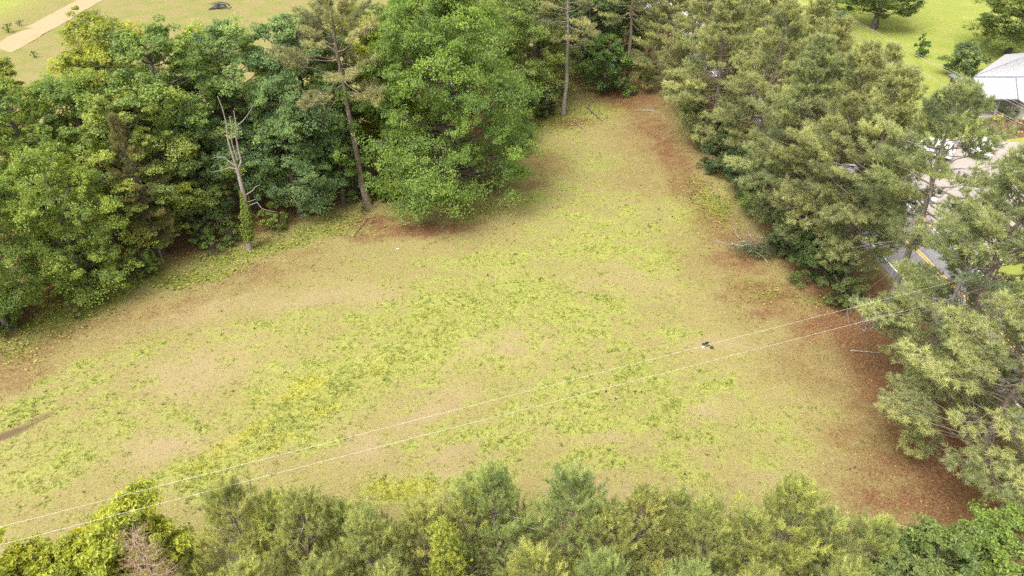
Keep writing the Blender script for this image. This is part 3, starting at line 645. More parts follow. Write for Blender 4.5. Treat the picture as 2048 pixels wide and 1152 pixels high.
RS = [(21.4, 82.5, 1, 1.0, G_DK, 'dark shrub under the far end of the road row'), (22.4, 76.2, 1, 1.1, (0.088, 0.120, 0.048), 'dark shrub where the clearing narrows, right side'), (21.8, 70.5, 1, 1.15, (0.093, 0.131, 0.051), 'large dark shrub on the right edge of the clearing below olive pines'),
 (23.2, 65.8, 1, 1.2, (0.080, 0.120, 0.045), 'dark shrub right of the reddish litter strip'), (23.4, 60.6, 1, 1.1, G_DK, 'dark shrub behind the brush heap'), (24.0, 55.0, 1, 1.1, (0.080, 0.112, 0.045), 'dark shrub just right of the brush heap'),
 (24.6, 50.2, 1, 1.2, (0.088, 0.136, 0.045), 'green shrub under the broad pine right of the brush heap'), (25.4, 46.4, 0, 1.2, (0.096, 0.128, 0.048), 'low shrub just left of the bare thicket'), (26.6, 73.0, 0, 1.2, (0.168, 0.160, 0.080), 'brownish shrub inside the road row'),
 (28.6, 67.0, 0, .9, G_MD, 'small green shrub by the road edge in the pine row')]
for i, (x, y, v, s, c, lab) in enumerate(RS):
    place('understory_shrub', SH[v], (x, y), s, i*1.9, c, lab, 'shrub', GS)

# ------------------------------------------------------------------ young growth along the bottom
GY_ = 'young pines along the bottom of the view'
YP = [(-12.4, 20.9, 9.1, 'left'), (-9.0, 20.4, 8.9, 'x'), (-6.2, 19.6, 8.9, 'x'), (-3.9, 20.0, 8.6, 'x'), (-.4, 21.3, 9.6, 'x'), (2.4, 21.5, 9.6, 'x'), (5.5, 20.8, 8.6, 'x'), (8.3, 20.2, 8.4, 'x'), (12.5, 21.2, 9.1, 'x'), (15.4, 20.4, 7.6, 'x'), (10.4, 20.3, 7.9, 'x'),
      (-10.9, 17.7, 8.6, 'x'), (-7.4, 17.3, 8.4, 'x'), (-4.9, 17.0, 8.2, 'x'), (.9, 17.9, 8.5, 'x'), (3.9, 17.5, 8.6, 'x'), (6.9, 17.4, 8.3, 'x'), (10.0, 17.3, 8.2, 'x'), (13.2, 17.6, 8.2, 'x')]
YL = ['young pine next to the yellow green tree, first of the bottom row from the left', 'young pine with pale bare twigs, second of the bottom row from the left', 'third young pine from the left in the bottom row', 'young pine just left of the yellow conical conifer',
 'dark topped young pine right of the yellow conical conifer', 'tallest young pine in the bottom row, bluish tip over the grass', 'young pine right of the tallest one, bare pale twigs at its side', 'short young pine between the tallest and the wide spreading one', 'wide spreading young pine with visible reddish leader, bottom right',
 'soft yellowish young pine at the right end of the bottom row', 'low young pine just left of the wide spreading one',
 'front young pine right of the dead brown conifer', 'front young pine below the third bottom row pine, at the lower edge', 'front young pine left of the yellow conical conifer, at the lower edge', 'front young pine right of the yellow conical conifer, at the lower edge',
 'front young pine below the tallest young pine, at the lower edge', 'front young pine at the lower edge right of centre', 'front young pine at the lower edge left of the wide spreading one', 'front young pine at the lower edge below the wide spreading one']
yc = [(0.306, 0.317, 0.118), (0.283, 0.301, 0.116), (0.276, 0.301, 0.116), (0.323, 0.331, 0.118), (0.243, 0.288, 0.113), (0.246, 0.292, 0.116), (0.316, 0.320, 0.113), (0.278, 0.301, 0.113), (0.316, 0.336, 0.110), (0.278, 0.310, 0.108), (0.306, 0.325, 0.113)]
YP += [(-10.6, 20.9, 8.0, ''), (-7.6, 20.8, 7.8, ''), (-1.9, 20.9, 8.2, ''), (4.0, 20.4, 8.3, ''), (6.9, 20.9, 8.0, ''), (14.0, 20.0, 7.8, ''), (-2.9, 16.4, 7.6, '')]
YL += ['small young pine squeezed between the first two bottom row pines', 'small young pine squeezed between the second and third bottom row pines', 'small young pine behind the yellow conical conifer', 'small young pine squeezed right of the tallest young pine', 'small young pine left of the short one right of centre', 'small young pine right under the wide spreading one', 'young pine at the lower edge below the yellow conical conifer']
for i, (x, y, h, _) in enumerate(YP):
    h -= .55
    place('young_pine', PY[(i*2) % 5 if i < 11 else (i*3+1) % 5], (x, y), h/9.5, i*1.1, yc[i % 11], YL[i], 'tree', GY_, (RNG.normal()*2, RNG.normal()*2), h/9.5*1.08)
YB = [make_broadleaf(81, 8, 3.2, 1., 40, 14, 50, .17, multi=3, flat=.5, tr=.10), make_broadleaf(82, 7, 2.6, .8, 34, 13, 46, .17, multi=3, tr=.08)]
GB = 'young broadleaf trees along the bottom of the view'
place('young_broadleaf', YB[0], (-17.2, 20.9), .98, .3, (.315, .350, .058), 'bright yellow green young tree at the lower left', 'tree', GB)
place('young_broadleaf', YB[0], (-21.6, 18.0), 1.0, 4.4, (.315, .350, .058), 'yellow green young tree filling the very lower left corner', 'tree', GB)
place('young_broadleaf', YB[1], (-20.4, 19.6), 1.0, 1.3, (.340, .360, .058), 'yellow green young tree cut by the left frame edge, lower left corner', 'tree', GB)
place('young_broadleaf', YB[0], (-18.4, 17.3), .92, 2.3, (.300, .350, .056), 'yellow green young tree at the lower edge left of the dead brown conifer', 'tree', GB)
place('young_broadleaf', YB[1], (-11.9, 18.4), .78, 2.9, (0.232, 0.280, 0.048), 'small yellow green tree between the dead brown conifer and young pines', 'tree', GB)
place('young_broadleaf', YB[1], (19.2, 20.6), .98, .9, (.160, .215, .070), 'green leafy young tree at the lower right', 'tree', GB)
place('young_broadleaf', YB[0], (22.2, 20.6), .88, 2.0, (.165, .235, .062), 'bright green young tree in the lower right corner', 'tree', GB)
place('young_broadleaf', YB[1], (17.0, 19.0), .95, 4.0, (.165, .210, .074), 'green young tree at the lower edge, right of the soft yellowish pine', 'tree', GB)
place('young_broadleaf', YB[1], (-1.6, 17.6), .95, 5.0, (0.200, 0.264, 0.051), 'yellow green young tree at the foot of the conical conifer', 'tree', GB, (0, 0), .62)
# narrow conical conifer, dead conifer
def make_cone(seed, H, R, n_, leaf):
    rng = np.random.default_rng(seed); w = MB(); w.tube([(0, 0, -.3), (0, 0, H*.5), (.05, 0, H*.97)], [.12, .08, .02], 7)
    P, D, Ti = [], [], []
    for b in range(n_):
        u = (b+rng.random())/n_; az = b*2.4+rng.normal()*.3; L = R*(1-u)**.8*(.7+.4*rng.random())+.15; z = .5+(H-.6)*u
        p0 = np.array([0, 0, z]); p1 = np.array([math.cos(az)*L, math.sin(az)*L, z+L*.25]); w.tube([p0, p1], [.02, .006], 3, False); ct = .5+rng.normal()*.15
        for k in range(int(8+L*14)):
            s = .25+.8*rng.random(); P.append(p0+(p1-p0)*s+rng.normal(size=3)*[.16, .16, .12]); D.append(np.array([math.cos(az), math.sin(az), .5])+rng.normal(size=3)*.4); Ti.append(ct+rng.normal()*.1)
    return w.mesh('cone_trunk', M['bark_dark'], True), needles_mesh('cone_crown', rng, np.array(P), np.array(D), np.full(len(P), .18), 14, .12, .035, np.array(Ti), M['leaf']), None
place('conical_conifer', make_cone(85, 9.2, 1.35, 110, .1), (-2.75, 18.9), .95, 0, (.270, .310, .062), 'bright yellow green narrow conical conifer at the bottom centre', 'tree')
def dead_conifer():
    r = empty('dead_conifer', (-14.8, 18.3, 0)); tag(r, 'dead brown conifer with bare twiggy boughs at the lower left', 'tree'); rng = np.random.default_rng(9)
    w = MB(); w.tube([(0, 0, -.3), (.05, 0, 5), (0, 0, 9.4)], [.10, .07, .015], 7); w.build('trunk', M['dead_wood'], r, True)
    m = MB(); P, D = [], []
    for b in range(150):
        u = b/150; az = b*2.4; L = 1.5*(1-u)**.8*(.7+.5*rng.random())+.12; z = .8+8.4*u
        d = np.array([math.cos(az), math.sin(az), .35]); p0 = np.array([0, 0, z]); pa = curve(p0, p0+d*L, (0, 0, -.05), 4); m.tube(pa, np.linspace(.016, .005, 4), 3, False)
        for k in range(int(4+L*7)):
            q = p0+d*L*(.25+.75*rng.random()); e = q+(d*.6+rng.normal(size=3)*.6)*.32; m.tube([q, e], [.007, .003], 3, False); P.append(e); D.append(e-q)
    m.build('twigs', simple('dead_brown_twig', (.34, .235, .18), .9, .1), r, True)
    cr = obj('withered_needles', needles_mesh('withered_needles', rng, np.array(P), np.array(D), np.full(len(P), .12), 7, .12, .014, .4+.2*rng.normal(size=len(P))), r); cr.color = (.24, .155, .105, 1)
dead_conifer()

# ------------------------------------------------------------------ power lines
M['wire'] = simple('wire', (.42, .39, .34), .45, .5, 0, .05)
def wire(name, a, b, sag, r, label, ext=0.):
    a = np.array(a, float); b = np.array(b, float); t = np.linspace(-ext, 1+ext, 60)[:, None]
    P = a*(1-t)+b*t; P[:, 2] -= (4*sag*(t*(1-t)))[:, 0]
    m = MB(); m.tube(P, r, 5); tag(m.build(name, M['wire'], None, True), label, 'wire', 'power wires')
wire('power_line', (-61.3, 2.6, 9.5), (26.2, 35.7, 9.5), 0, .0060, 'upper pale overhead wire crossing the pasture above the young pines')
wire('power_line', (-61.0, 2.5, 9.1), (26.2, 35.15, 8.7), 0, .0060, 'lower pale overhead wire crossing the pasture above the young pines')
pole = empty('utility_pole', (26.25, 35.7, 0)); tag(pole, 'grey wooden utility pole among the near pine boughs at the wire end', 'pole')
MB().tube([(0, 0, -.3), (0, 0, 5), (0, 0, 9.7)], [.15, .13, .10], 9).build('post', M['bark_pale'], pole, True); MB().box((-.06, -.75, 8.6), (.06, .14, 8.72)).build('bracket', M['bark_pale'], pole)
for k, (xo, zo, lab) in enumerate(((0, 9.3, 'topmost roadside wire crossing in front of the lawn'), (.35, 8.9, 'second roadside wire just below the topmost one by the lawn'), (.1, 7.7, 'third roadside wire, passing below the metal roof'), (.3, 7.4, 'lowest roadside wire, passing the porch posts'))):
    wire('power_line', (43.0+xo, 104, zo), (47.3+xo, 65.5, zo-.1), .25, .010, lab, .6)

# ------------------------------------------------------------------ house
M['roof_metal'] = simple('roof_metal', (.265, .258, .264), .4, .5, 0, .06, 3)
M['trim'] = simple('trim', (.10, .11, .13), .6, .3, 0, .1)
M['siding'] = simple('siding', (.36, .325, .285), .75, .2, 0, .08, 8)
M['brick'] = simple('brick', (.11, .055, .045), .85, .15, 0, .35, 14)
M['post'] = simple('post', (.24, .22, .20), .6, .3, 0, .08)
M['glass'] = simple('glass', (.02, .025, .03), .08, .6, 0, .2)
M['shade_wood'] = simple('porch_wood', (.16, .11, .08), .8, .2)
def house():
    r = empty('house', (64, 92, 0)); tag(r, 'single storey house with white metal roof, brick wall and porch', 'house')
    def B(name, mat, *boxes, parent=r):
        m = MB()
        for a, b in boxes: m.box((a[0]-64, a[1]-92, a[2]), (b[0]-64, b[1]-92, b[2]))
        return m.build(name, mat, parent)
    wp = [(59.2, 92.), (76, 92.), (76, 103.), (68.0, 100.2)]; wl = MB().hull([(x-64, y-92, 0) for x, y in wp], [(x-64, y-92, 3.35) for x, y in wp]).build('wall', M['brick'], r); wl['label'] = 'dark red brick wall'
    B('wall', M['siding'], ((61.6, 84.6, 0), (76, 91.9, 2.55)))['label'] = 'beige siding wall'
    for k in range(12): B('siding_board', M['siding'], ((61.52, 84.52, .1+.2*k), (76, 84.6, .27+.2*k)))
    B('porch_floor', M['concrete'], ((57.4, 86.3, 0), (61.58, 91.95, .18)))
    for x, y in ((57.7, 86.6), (59.4, 86.6), (61.2, 86.6), (57.7, 91.4)):
        B('porch_post', M['post'], ((x-.09, y-.09, .18), (x+.09, y+.09, 2.55)))
    for x in (59.7, 60.5):
        w = B('window', M['post'], ((x-.35, 91.9, .7), (x+.35, 91.98, 2.3))); B('pane', M['glass'], ((x-.27, 91.86, .8), (x+.27, 91.9, 2.2)), parent=w)
    d = B('door', M['post'], ((58.3+1.1, 91.88, .18), (58.3+1.15, 91.98, .2)))
    def plane(name, pts, mat, th=.10, parent=r):
        lo = [(x-64, y-92, z-th) for x, y, z in pts]; hi = [(x-64, y-92, z) for x, y, z in pts]
        return MB().hull(lo, hi).build(name, mat, parent)
    A = (67.4, 96.2, 4.75); A2 = (72., 97.0, 4.75)
    c0, c1, c2, c3 = (58.3, 91.5, 3.5), (77.5, 91.5, 3.5), (77.5, 103.6, 3.5), (67.6, 101.0, 3.5)
    def ribs(pa, pb, qa, qb, n, parent):
        """raised seams running from edge pa-pb down to edge qa-qb"""
        m = MB()
        for i in range(n+1):
            f = i/n; a = np.array(pa)*(1-f)+np.array(pb)*f; b = np.array(qa)*(1-f)+np.array(qb)*f
            m.tube([a-[64, 92, -.02], b-[64, 92, -.02]], .022, 4, False)
        o = m.build('roof_seams', M['roof_metal'], parent); o['kind'] = 'stuff'
    f = plane('roof_panel', [c0, c1, A2, A], M['roof_metal']); ribs(A, A2, c0, c1, 44, f)
    plane('roof_panel', [c3, c0, A], M['roof_metal'], .10); plane('roof_panel', [c1, c2, A2], M['roof_metal'], .11); plane('roof_panel', [c2, c3, A, A2], M['roof_metal'], .12)
    p = [(56.9, 85.8, 2.62), (61.0, 85.8, 2.62), (63.6, 91.4, 3.42), (58.3, 91.4, 3.42)]
    f = plane('porch_roof', p, M['roof_metal'], .09); ribs(p[3], p[2], p[0], p[1], 12, f)
    p = [(61.03, 84.2, 2.60), (77.2, 84.2, 2.60), (77.2, 91.4, 3.44), (63.64, 91.4, 3.44), (61.03, 85.8, 2.62)]
    f = plane('wing_roof', p, M['roof_metal'], .11); ribs(p[3], p[2], (61.3, 84.2, 2.62), p[1], 40, f)
    B('gutter', M['trim'], ((56.85, 85.68, 2.50), (61.0, 85.79, 2.63)), ((61.05, 84.08, 2.48), (77.2, 84.19, 2.60)))
    B('fascia', M['trim'], ((58.2, 91.41, 3.36), (77.5, 91.49, 3.47)))
    m = MB(); m.tube([(56.9-64, 85.8-92, 2.60), (58.3-64, 91.4-92, 3.40)], .06, 4); m.tube([(58.3-64, 91.5-92, 3.46), (67.6-64, 101.0-92, 3.46)], .07, 4); m.tube([(58.3-64, 91.42-92, 3.50), (77.5-64, 91.42-92, 3.50)], .055, 4); m.tube([(58.3-64, 91.5-92, 3.52), (67.4-64, 96.2-92, 4.77)], .05, 4); m.tube([(61.0-64, 85.8-92, 2.66), (63.6-64, 91.4-92, 3.46)], .05, 4)
    m.build('rake_trim', M['trim'], r)
    B('lean_to_roof', M['trim'], ((56.6, 91.8, 2.8), (58.25, 94.2, 2.92)))
    B('lean_to_wall', M['brick'], ((57.0, 92.2, 0), (58.9, 94.0, 2.79)))
house()

# ------------------------------------------------------------------ vehicles
M['car_paint'] = simple('car_paint', (.62, .61, .60), .25, .5, 0, .03)
M['car_glass'] = simple('car_glass', (.012, .014, .02), .06, .7, 0, .1)
M['tyre'] = simple('tyre', (.02, .02, .02), .9, .2)
M['red_lamp'] = simple('red_lamp', (.45, .02, .02), .2, .6, 0, .1)
M['chrome'] = simple('chrome', (.55, .55, .56), .2, .6, .9, .05)
def suv(name, loc, rz, label, L=4.8):
    r = empty(name, (*loc, .02), rz); tag(r, label, 'car')                 # local +Y is the front
    h = L/2
    prof = [(-h, .45), (-h-.03, .95), (-h+.10, 1.12), (-h+.42, 1.68), (-h+.75, 1.76), (.35, 1.74), (.95, 1.18), (h-.35, 1.05), (h, .85), (h, .45)]
    def side(x, inset): return [(x*(1-inset*max(0, (z-1.1)/.66)), y, z) for y, z in prof]
    m = MB(); m.hull([(x, y, z) for x, y, z in side(-.93, .17)], [(x, y, z) for x, y, z in side(.93, .17)])
    body = m.build('body', M['car_paint'], r)
    bm_ = body.modifiers.new('bevel', 'BEVEL'); bm_.width = .05; bm_.segments = 2
    def quad(nm, pts, mat, off): 
        P = np.array(pts, float); n = np.cross(P[1]-P[0], P[2]-P[0]); n /= np.linalg.norm(n)
        return MB().hull(P+n*off*.2, P+n*off).build(nm, mat, r)
    quad('rear_window', [(-.66, -h+.13, 1.17), (.66, -h+.13, 1.17), (.58, -h+.38, 1.62), (-.58, -h+.38, 1.62)], M['car_glass'], .02)
    quad('windscreen', [(.70, .92, 1.2), (-.70, .92, 1.2), (-.62, .42, 1.66), (.62, .42, 1.66)], M['car_glass'], .02)
    for s_ in (-1, 1):
        for y0, y1 in ((-1.55, -.62), (-.55, .28)):
            P = [(s_*.915, y0, 1.16), (s_*.915, y1, 1.16), (s_*.83, y1-.08, 1.6), (s_*.83, y0+.05, 1.6)]
            quad('side_window', P if s_ > 0 else P[::-1], M['car_glass'], .025)
        m = MB(); m.box((s_*.80-.09, -h-.05, .82), (s_*.80+.09, -h+.08, 1.14)); m.build('tail_light', M['red_lamp'], r)
        m = MB(); m.box((s_*.68-.18, h-.05, .68), (s_*.68+.18, h+.03, .82)); m.build('headlight', M['chrome'], r)
        m = MB(); m.box((s_*1.02-.09, .62, 1.12), (s_*1.02+.09, .82, 1.28)); m.build('mirror', M['car_paint'], r)
        for y in (-h+.95, h-.95):
            w = empty('wheel', (s_*.86, y, .34)); w.parent = r
            MB().tube([(-.11, 0, 0), (.11, 0, 0)], .34, 16).build('tyre', M['tyre'], w)
            MB().tube([(-.115*s_, 0, 0), (.125*s_, 0, 0)], .2, 12).build('rim', M['chrome'], w)
    m = MB(); m.box((-.88, -h-.10, .42), (.88, -h-.02, .62)); m.build('bumper', M['chrome'], r)
suv('parked_car', (51.4, 76.0), -.12, 'white car with dark rear window parked on the pale driveway')
suv('parked_car', (45.9, 75.2), .9, 'white car half hidden behind pine boughs at the driveway end')
a = np.arange(20)*2*math.pi/20
MB().hull(np.c_[np.cos(a)*.42, np.sin(a)*.42, np.full(20, .010)], np.c_[np.cos(a)*.40, np.sin(a)*.40, np.full(20, .04)]).build('manhole_cover', M['white_paint'], None, loc=(41.4, 64.7, 0))
tag(bpy.data.objects['manhole_cover'], 'round white cover lying flat at the mouth of the driveway', 'cover')

# ------------------------------------------------------------------ garden and far trees
GG = 'garden shrubs in front of the house'
for i, (x, y, s, c, lab) in enumerate(((58.8, 85.0, .75, (0.600, 0.528, 0.064), 'bright yellow garden shrub by the porch corner'), (61.0, 84.0, .6, (0.600, 0.432, 0.064), 'small golden shrub against the siding wall'), (60.4, 85.4, 1.3, (0.096, 0.176, 0.048), 'rounded green bush in front of the porch windows'),
     (60.8, 82.2, 1.1, (0.144, 0.176, 0.048), 'olive garden bush below the golden shrub'), (59.2, 82.6, .55, (0.272, 0.080, 0.064), 'small dark red garden shrub in the lawn bed'), (58.6, 80.6, .6, (0.600, 0.528, 0.080), 'low yellow shrub at the edge of the driveway'), (56.2, 82.0, .6, (0.112, 0.192, 0.048), 'small green shrub at the lawn edge left of the yellow one'))):
    place('garden_shrub', SH[2], (x, y), s*1.15, i, c, lab, 'shrub', GG)
MB().hull([(57-60, 79.6-84, 0), (62-60, 81-84, 0), (62-60, 86-84, 0), (58-60, 86-84, 0), (56.6-60, 84-84, 0)], [(57-60, 79.6-84, .05), (62-60, 81-84, .05), (62-60, 86-84, .05), (58-60, 86-84, .05), (56.6-60, 84-84, .05)]).build('flower_bed', simple('mulch', (.10, .062, .036), .95, .1, 0, .4), None, loc=(60, 84, 0))
tag(bpy.data.objects['flower_bed'], None, None, None, 'structure')
FT = 'trees on the lawn beyond the road'
place('broadleaf_tree', BL[4], (61.6, 128.), 1.0, 1.0, (0.104, 0.152, 0.054), 'dark spreading lawn tree at the top edge right of the pines', 'tree', FT, (0, 0), 1.7)
place('broadleaf_tree', BL[2], (76.0, 113.), .95, 2.0, (0.136, 0.184, 0.058), 'big green tree behind the house at the upper right corner', 'tree', FT, (0, 0), 1.5)
place('broadleaf_tree', BL[0], (70., 146.), 1.0, 2.0, (0.096, 0.144, 0.054), 'lawn tree at the very top right of the dark spreading one', 'tree', FT, (0, 0), 1.2)
place('understory_shrub', SH[1], (63.0, 101.8), 1.25, .5, (0.152, 0.208, 0.088), 'rounded pale green shrub left of the house roof', 'shrub', FT, (0, 0), 1.5)
place('broadleaf_tree', SH[0], (61.8, 111.5), 1.1, .5, (0.088, 0.176, 0.048), 'small sapling alone in the bright lawn', 'tree', FT, (0, 0), .75)
place('broadleaf_tree', BL[1], (50., 120.), .9, 4.0, (0.120, 0.176, 0.058), 'roadside tree behind the far end of the pine row', 'tree', FT)
place('pine_tree', PM[0], (33., 118.), .95, 4.0, P_OL, 'pine at the top edge beyond the bend of the road', 'tree', FT)
for i, (px, py, s, lab) in enumerate(((40, 52, .9, 'small weed sapling left of the dirt road, upper one'), (18, 66, 1.3, 'pale bushy weed left of the dirt road at the frame edge'), (70, 116, .8, 'single small bush on the tan strip right of the dirt road'))):
    x, y = gp(px, py); place('field_bush', SH[2], (x, y), s, i, (0.208, 0.272, 0.064), lab, 'bush', 'small bushes in the far pasture')

# ------------------------------------------------------------------ brush, sticks, debris
def sticks(name, loc, n, R, Hh, r0, mat, label, cat, seed, flat=.25, leafn=0, lcol=(.1, .1, .04), gnd=True, long_=(.5, 1.2)):
    rng = np.random.default_rng(seed); r = empty(name, (*loc, float(ground_z(np.array([loc[0]]), np.array([loc[1]]))[0]))); tag(r, label, cat)
    for i in range(n):
        m = MB(); a = rng.random()*6.28; L = R*(long_[0]+(long_[1]-long_[0])*rng.random()); p0 = np.r_[rng.normal(size=2)*R*.35, .02+Hh*rng.random()*(.6 if gnd else .05)]
        d = np.array([math.cos(a), math.sin(a), flat*rng.normal() if gnd else .6+1.6*rng.random()]); d /= np.linalg.norm(d)
        pa = curve(p0-d*L*.5*(1 if gnd else 0), p0+d*L*(.5 if gnd else 1), rng.normal(size=3)*L*.10, 6); pa[:, 2] = np.maximum(pa[:, 2], r0)
        m.tube(pa, np.linspace(r0*(.7+.6*rng.random()), r0*.25, 6), 5)
        for k in (2, 3, 4):
            e = pa[k]+(d+rng.normal(size=3)*.8)*L*.28; e[2] = max(e[2], .02); m.tube([pa[k], (pa[k]+e)/2+rng.normal(size=3)*.04, e], [r0*.45, r0*.3, r0*.12], 4, False)
        m.build('stick', mat, r, True)
    if leafn:
        P = rng.normal(size=(leafn, 3))*[R*.5, R*.35, Hh*.3]+[0, -R*.3, Hh*.35]; P[:, 2] = np.abs(P[:, 2])+.03
        lo = obj('weeds', leaves_mesh('weeds', rng, P, rng.normal(size=(leafn, 3))*.6+[0, 0, 1], .12+.08*rng.random(leafn), .5+.2*rng.normal(size=leafn)), r); lo.color = (*lcol, 1)
    return r
M['grey_stick'] = bark_mat('grey_stick', (.16, .145, .135, 1), (.29, .27, .25, 1), (.40, .38, .36, 1))
M['brown_stick'] = bark_mat('brown_stick', (.06, .04, .03, 1), (.14, .10, .07, 1), (.24, .18, .14, 1))
sticks('brush_heap', gp(1515, 500), 22, 2.2, .9, .035, M['brown_stick'], 'heap of brown cut brush at the pasture edge below the pines', 'brush pile', 4, .15, 1500, (.085, .11, .045))
sticks('brush_heap', gp(1500, 492), 15, 2.6, .7, .024, M['grey_stick'], 'bleached grey branches lying on top of the brown brush heap', 'branches', 5, .10)
sticks('bare_thicket', gp(1752, 655), 46, 2.2, 2.2, .013, M['grey_stick'], 'grey leafless thicket at the foot of the grey trunked pine', 'thicket', 6, .3, 0, gnd=False)
sticks('burnt_debris', gp(445, 16), 10, 2.4, .9, .12, simple('charcoal', (.03, .03, .04), .8, .3), 'dark brush pile alone in the far pasture at the top', 'brush pile', 7, .1)
def log(name, p0, p1, r, mat, label, seed, twigs=3):
    rng = np.random.default_rng(seed); a = np.array([*gp(*p0), r*.8]); b = np.array([*gp(*p1), r*.8]); c = (a+b)/2; c[2] = 0
    c[2] = float(ground_z(np.array([c[0]]), np.array([c[1]]))[0]); o = empty(name, c); tag(o, label, 'branch', 'fallen branches')
    pa = curve(a-[c[0], c[1], 0], b-[c[0], c[1], 0], np.r_[rng.normal(size=2)*.12, .04], 7); m = MB(); m.tube(pa, np.linspace(r, r*.4, 7), 6); m.build('limb', mat, o, True)
    for k in range(twigs):
        q = pa[2+k]; e = q+np.r_[rng.normal(size=2)*.5, .12]; MB().tube([q, e], [r*.4, r*.15], 4).build('twig', mat, o, True)
log('fallen_branch', (735, 440), (708, 473), .07, M['brown_stick'], 'fallen branch on litter right of the leaning pine foot', 1)
log('fallen_branch', (1172, 213), (1204, 243), .13, M['brown_stick'], 'fallen log in the green patch below the pale pine trunk', 2)
log('fallen_branch', (1135, 238), (1168, 262), .07, M['brown_stick'], 'fallen branch at the foot of the pale pine trunk', 3)
log('fallen_branch', (1700, 703), (1758, 708), .06, M['dead_twig'], 'pale fallen branch below the leafless thicket', 4)
log('fallen_branch', (1915, 1052), (1935, 1062), .05, M['dead_twig'], 'short pale stick on red litter near the lower right trees', 5, 1)
log('fallen_branch', (1285, 222), (1312, 225), .06, M['grey_stick'], 'pale fallen sticks on the litter path right of the green patch', 6)
log('fallen_branch', (506, 538), (520, 552), .06, M['brown_stick'], 'short brown branch below the dead tree on the pasture edge', 7, 1)
# clump of dark dung / charred wood
def clods(name, px, py, n, R, s, mat, label, cat, seed, group=None):
    rng = np.random.default_rng(seed); x, y = gp(px, py); r = empty(name, (x, y, float(ground_z(np.array([x]), np.array([y]))[0]))); tag(r, label, cat, group)
    for i in range(n):
        m = MB(); k = 7; a = np.arange(k)*2*math.pi/k; c = np.r_[rng.normal(size=2)*R, 0]; q = s*(.6+.8*rng.random())
        rings = [np.c_[np.cos(a)*q*f*(1+.3*rng.normal(size=k)), np.sin(a)*q*f*(1+.3*rng.normal(size=k)), np.full(k, zq*q)] for f, zq in ((1, -.1), (.9, .4), (.5, .75))]
        m.hull(rings[0]+c, rings[1]+c); m.hull(rings[1]+c, rings[2]+c); m.build('clod', mat, r)
M['char'] = simple('char', (.025, .022, .02), .9, .2, 0, .4); M['soil_clod'] = simple('soil_clod', (.055, .035, .028), .95, .1, 0, .3)
clods('charred_debris', 1414, 690, 6, .13, .11, M['char'], 'small black charred lump with pale ash beside the wire', 'debris', 3)
clods('pale_scrap', 1407, 693, 2, .08, .06, M['white_paint'], 'tiny white scrap beside the black charred lump', 'scrap', 4)
for i, (px, py, n, lab) in enumerate(((1213, 781, 5, 'dark soil clods just under the wires in the centre right grass'), (1230, 806, 6, 'dark soil clods left of the tall green tuft'), (1272, 788, 4, 'dark soil clods between the wires and the green tuft'), (1364, 948, 4, 'dark soil clods above the lower pine tips'), (1700, 938, 3, 'dark clods on red litter above the lower right trees'), (975, 550, 4, 'dark clods in the upper middle grass'), (1030, 508, 4, 'dark clods along the upper edge of the green swath'))):
    clods('soil_clods', px, py, n, .22, .07, M['soil_clod'], lab, 'clods', 20+i, 'dark soil clods in the pasture')
for i, (px, py, s, c, lab) in enumerate(((322, 656, .06, 'dead_twig', 'small pale scrap on the track at the left'), (795, 495, .05, 'white_paint', 'small pale scrap below the big round tree'))):
    clods('pale_scrap', px, py, 2, .06, s, M[c], lab, 'scrap', 40+i)

# ------------------------------------------------------------------ grass, ground cover, fallen leaves (uncountable)
def tint_mat(name, transl=.2, rough=.8):
    t = NT(name); c = t.attr('hue', 'Color'); p = t.bsdf(c, rough, .15); tr = t.n('BsdfTranslucent'); t.l(c, tr.inputs[0])
    mx = t.n('MixShader'); mx.inputs[0].default_value = transl; t.l(p, mx.inputs[1]); t.l(tr.outputs[0], mx.inputs[2]); return t.done(mx.outputs[0])
M['blade'] = tint_mat('blade', .3); M['litter_leaf'] = tint_mat('litter_leaf', .1)
rng = np.random.default_rng(77)
def in_view(x, y):
    dep = y*math.cos(TH)+CAM_H*math.sin(TH); u = np.abs(x/dep)*FPX; v = 576-FPX*(y*math.sin(TH)-CAM_H*math.cos(TH))/dep
    return (u < 1100) & (v < 1220) & (v > -40)
N = 440000
Y = 17+87*rng.random(N)**1.15; X = rng.uniform(-1, 1, N)*.76*(Y*math.cos(TH)+CAM_H*math.sin(TH)); k = X < 31; X, Y = X[k], Y[k]
k = in_view(X, Y); X, Y = X[k], Y[k]; zz = zones(X, Y); r = rng.random(len(X))
dens = np.clip(.05+.85*zz['green']+.4*zz['yellow']-.25*zz['litter']-.08*zz['pale'], .03, 1)*sstep(.5, -1., wood_depth(X, Y))*(1-zz['track']*.8)*np.clip(75/(Y+20), .3, 1.2)
k = r < dens*.62; X, Y = X[k], Y[k]; zz = {a: b[k] for a, b in zz.items()}; n = len(X); nb = 5
hgt = (.04+.07*np.clip(zz['green'], 0, 1))*(.6+.9*rng.random(n))
gcol = np.array([.182, .200, .042])*(1-zz['yellow'][:, None])+np.array([.30, .285, .045])*zz['yellow'][:, None]
dcol = np.array([.22, .175, .075]); mixg = np.clip(zz['green']*1.5+.15, 0, 1)[:, None]
cc = (gcol*mixg+dcol*(1-mixg))*(.82+.4*rng.random((n, 1)))
dk = rng.random(n) < .10; cc[dk] = np.array([.085, .100, .018])
an = rng.random((n, nb))*6.28; ln = .35+.8*rng.random((n, nb)); hh = hgt[:, None]*(.6+.7*rng.random((n, nb)))
bx = X[:, None]+rng.normal(size=(n, nb))*.05; by = Y[:, None]+rng.normal(size=(n, nb))*.05; gz0 = np.repeat(ground_z(X, Y)[:, None], nb, 1)
w = .012+.010*rng.random((n, nb)); ex, ey = np.cos(an), np.sin(an)
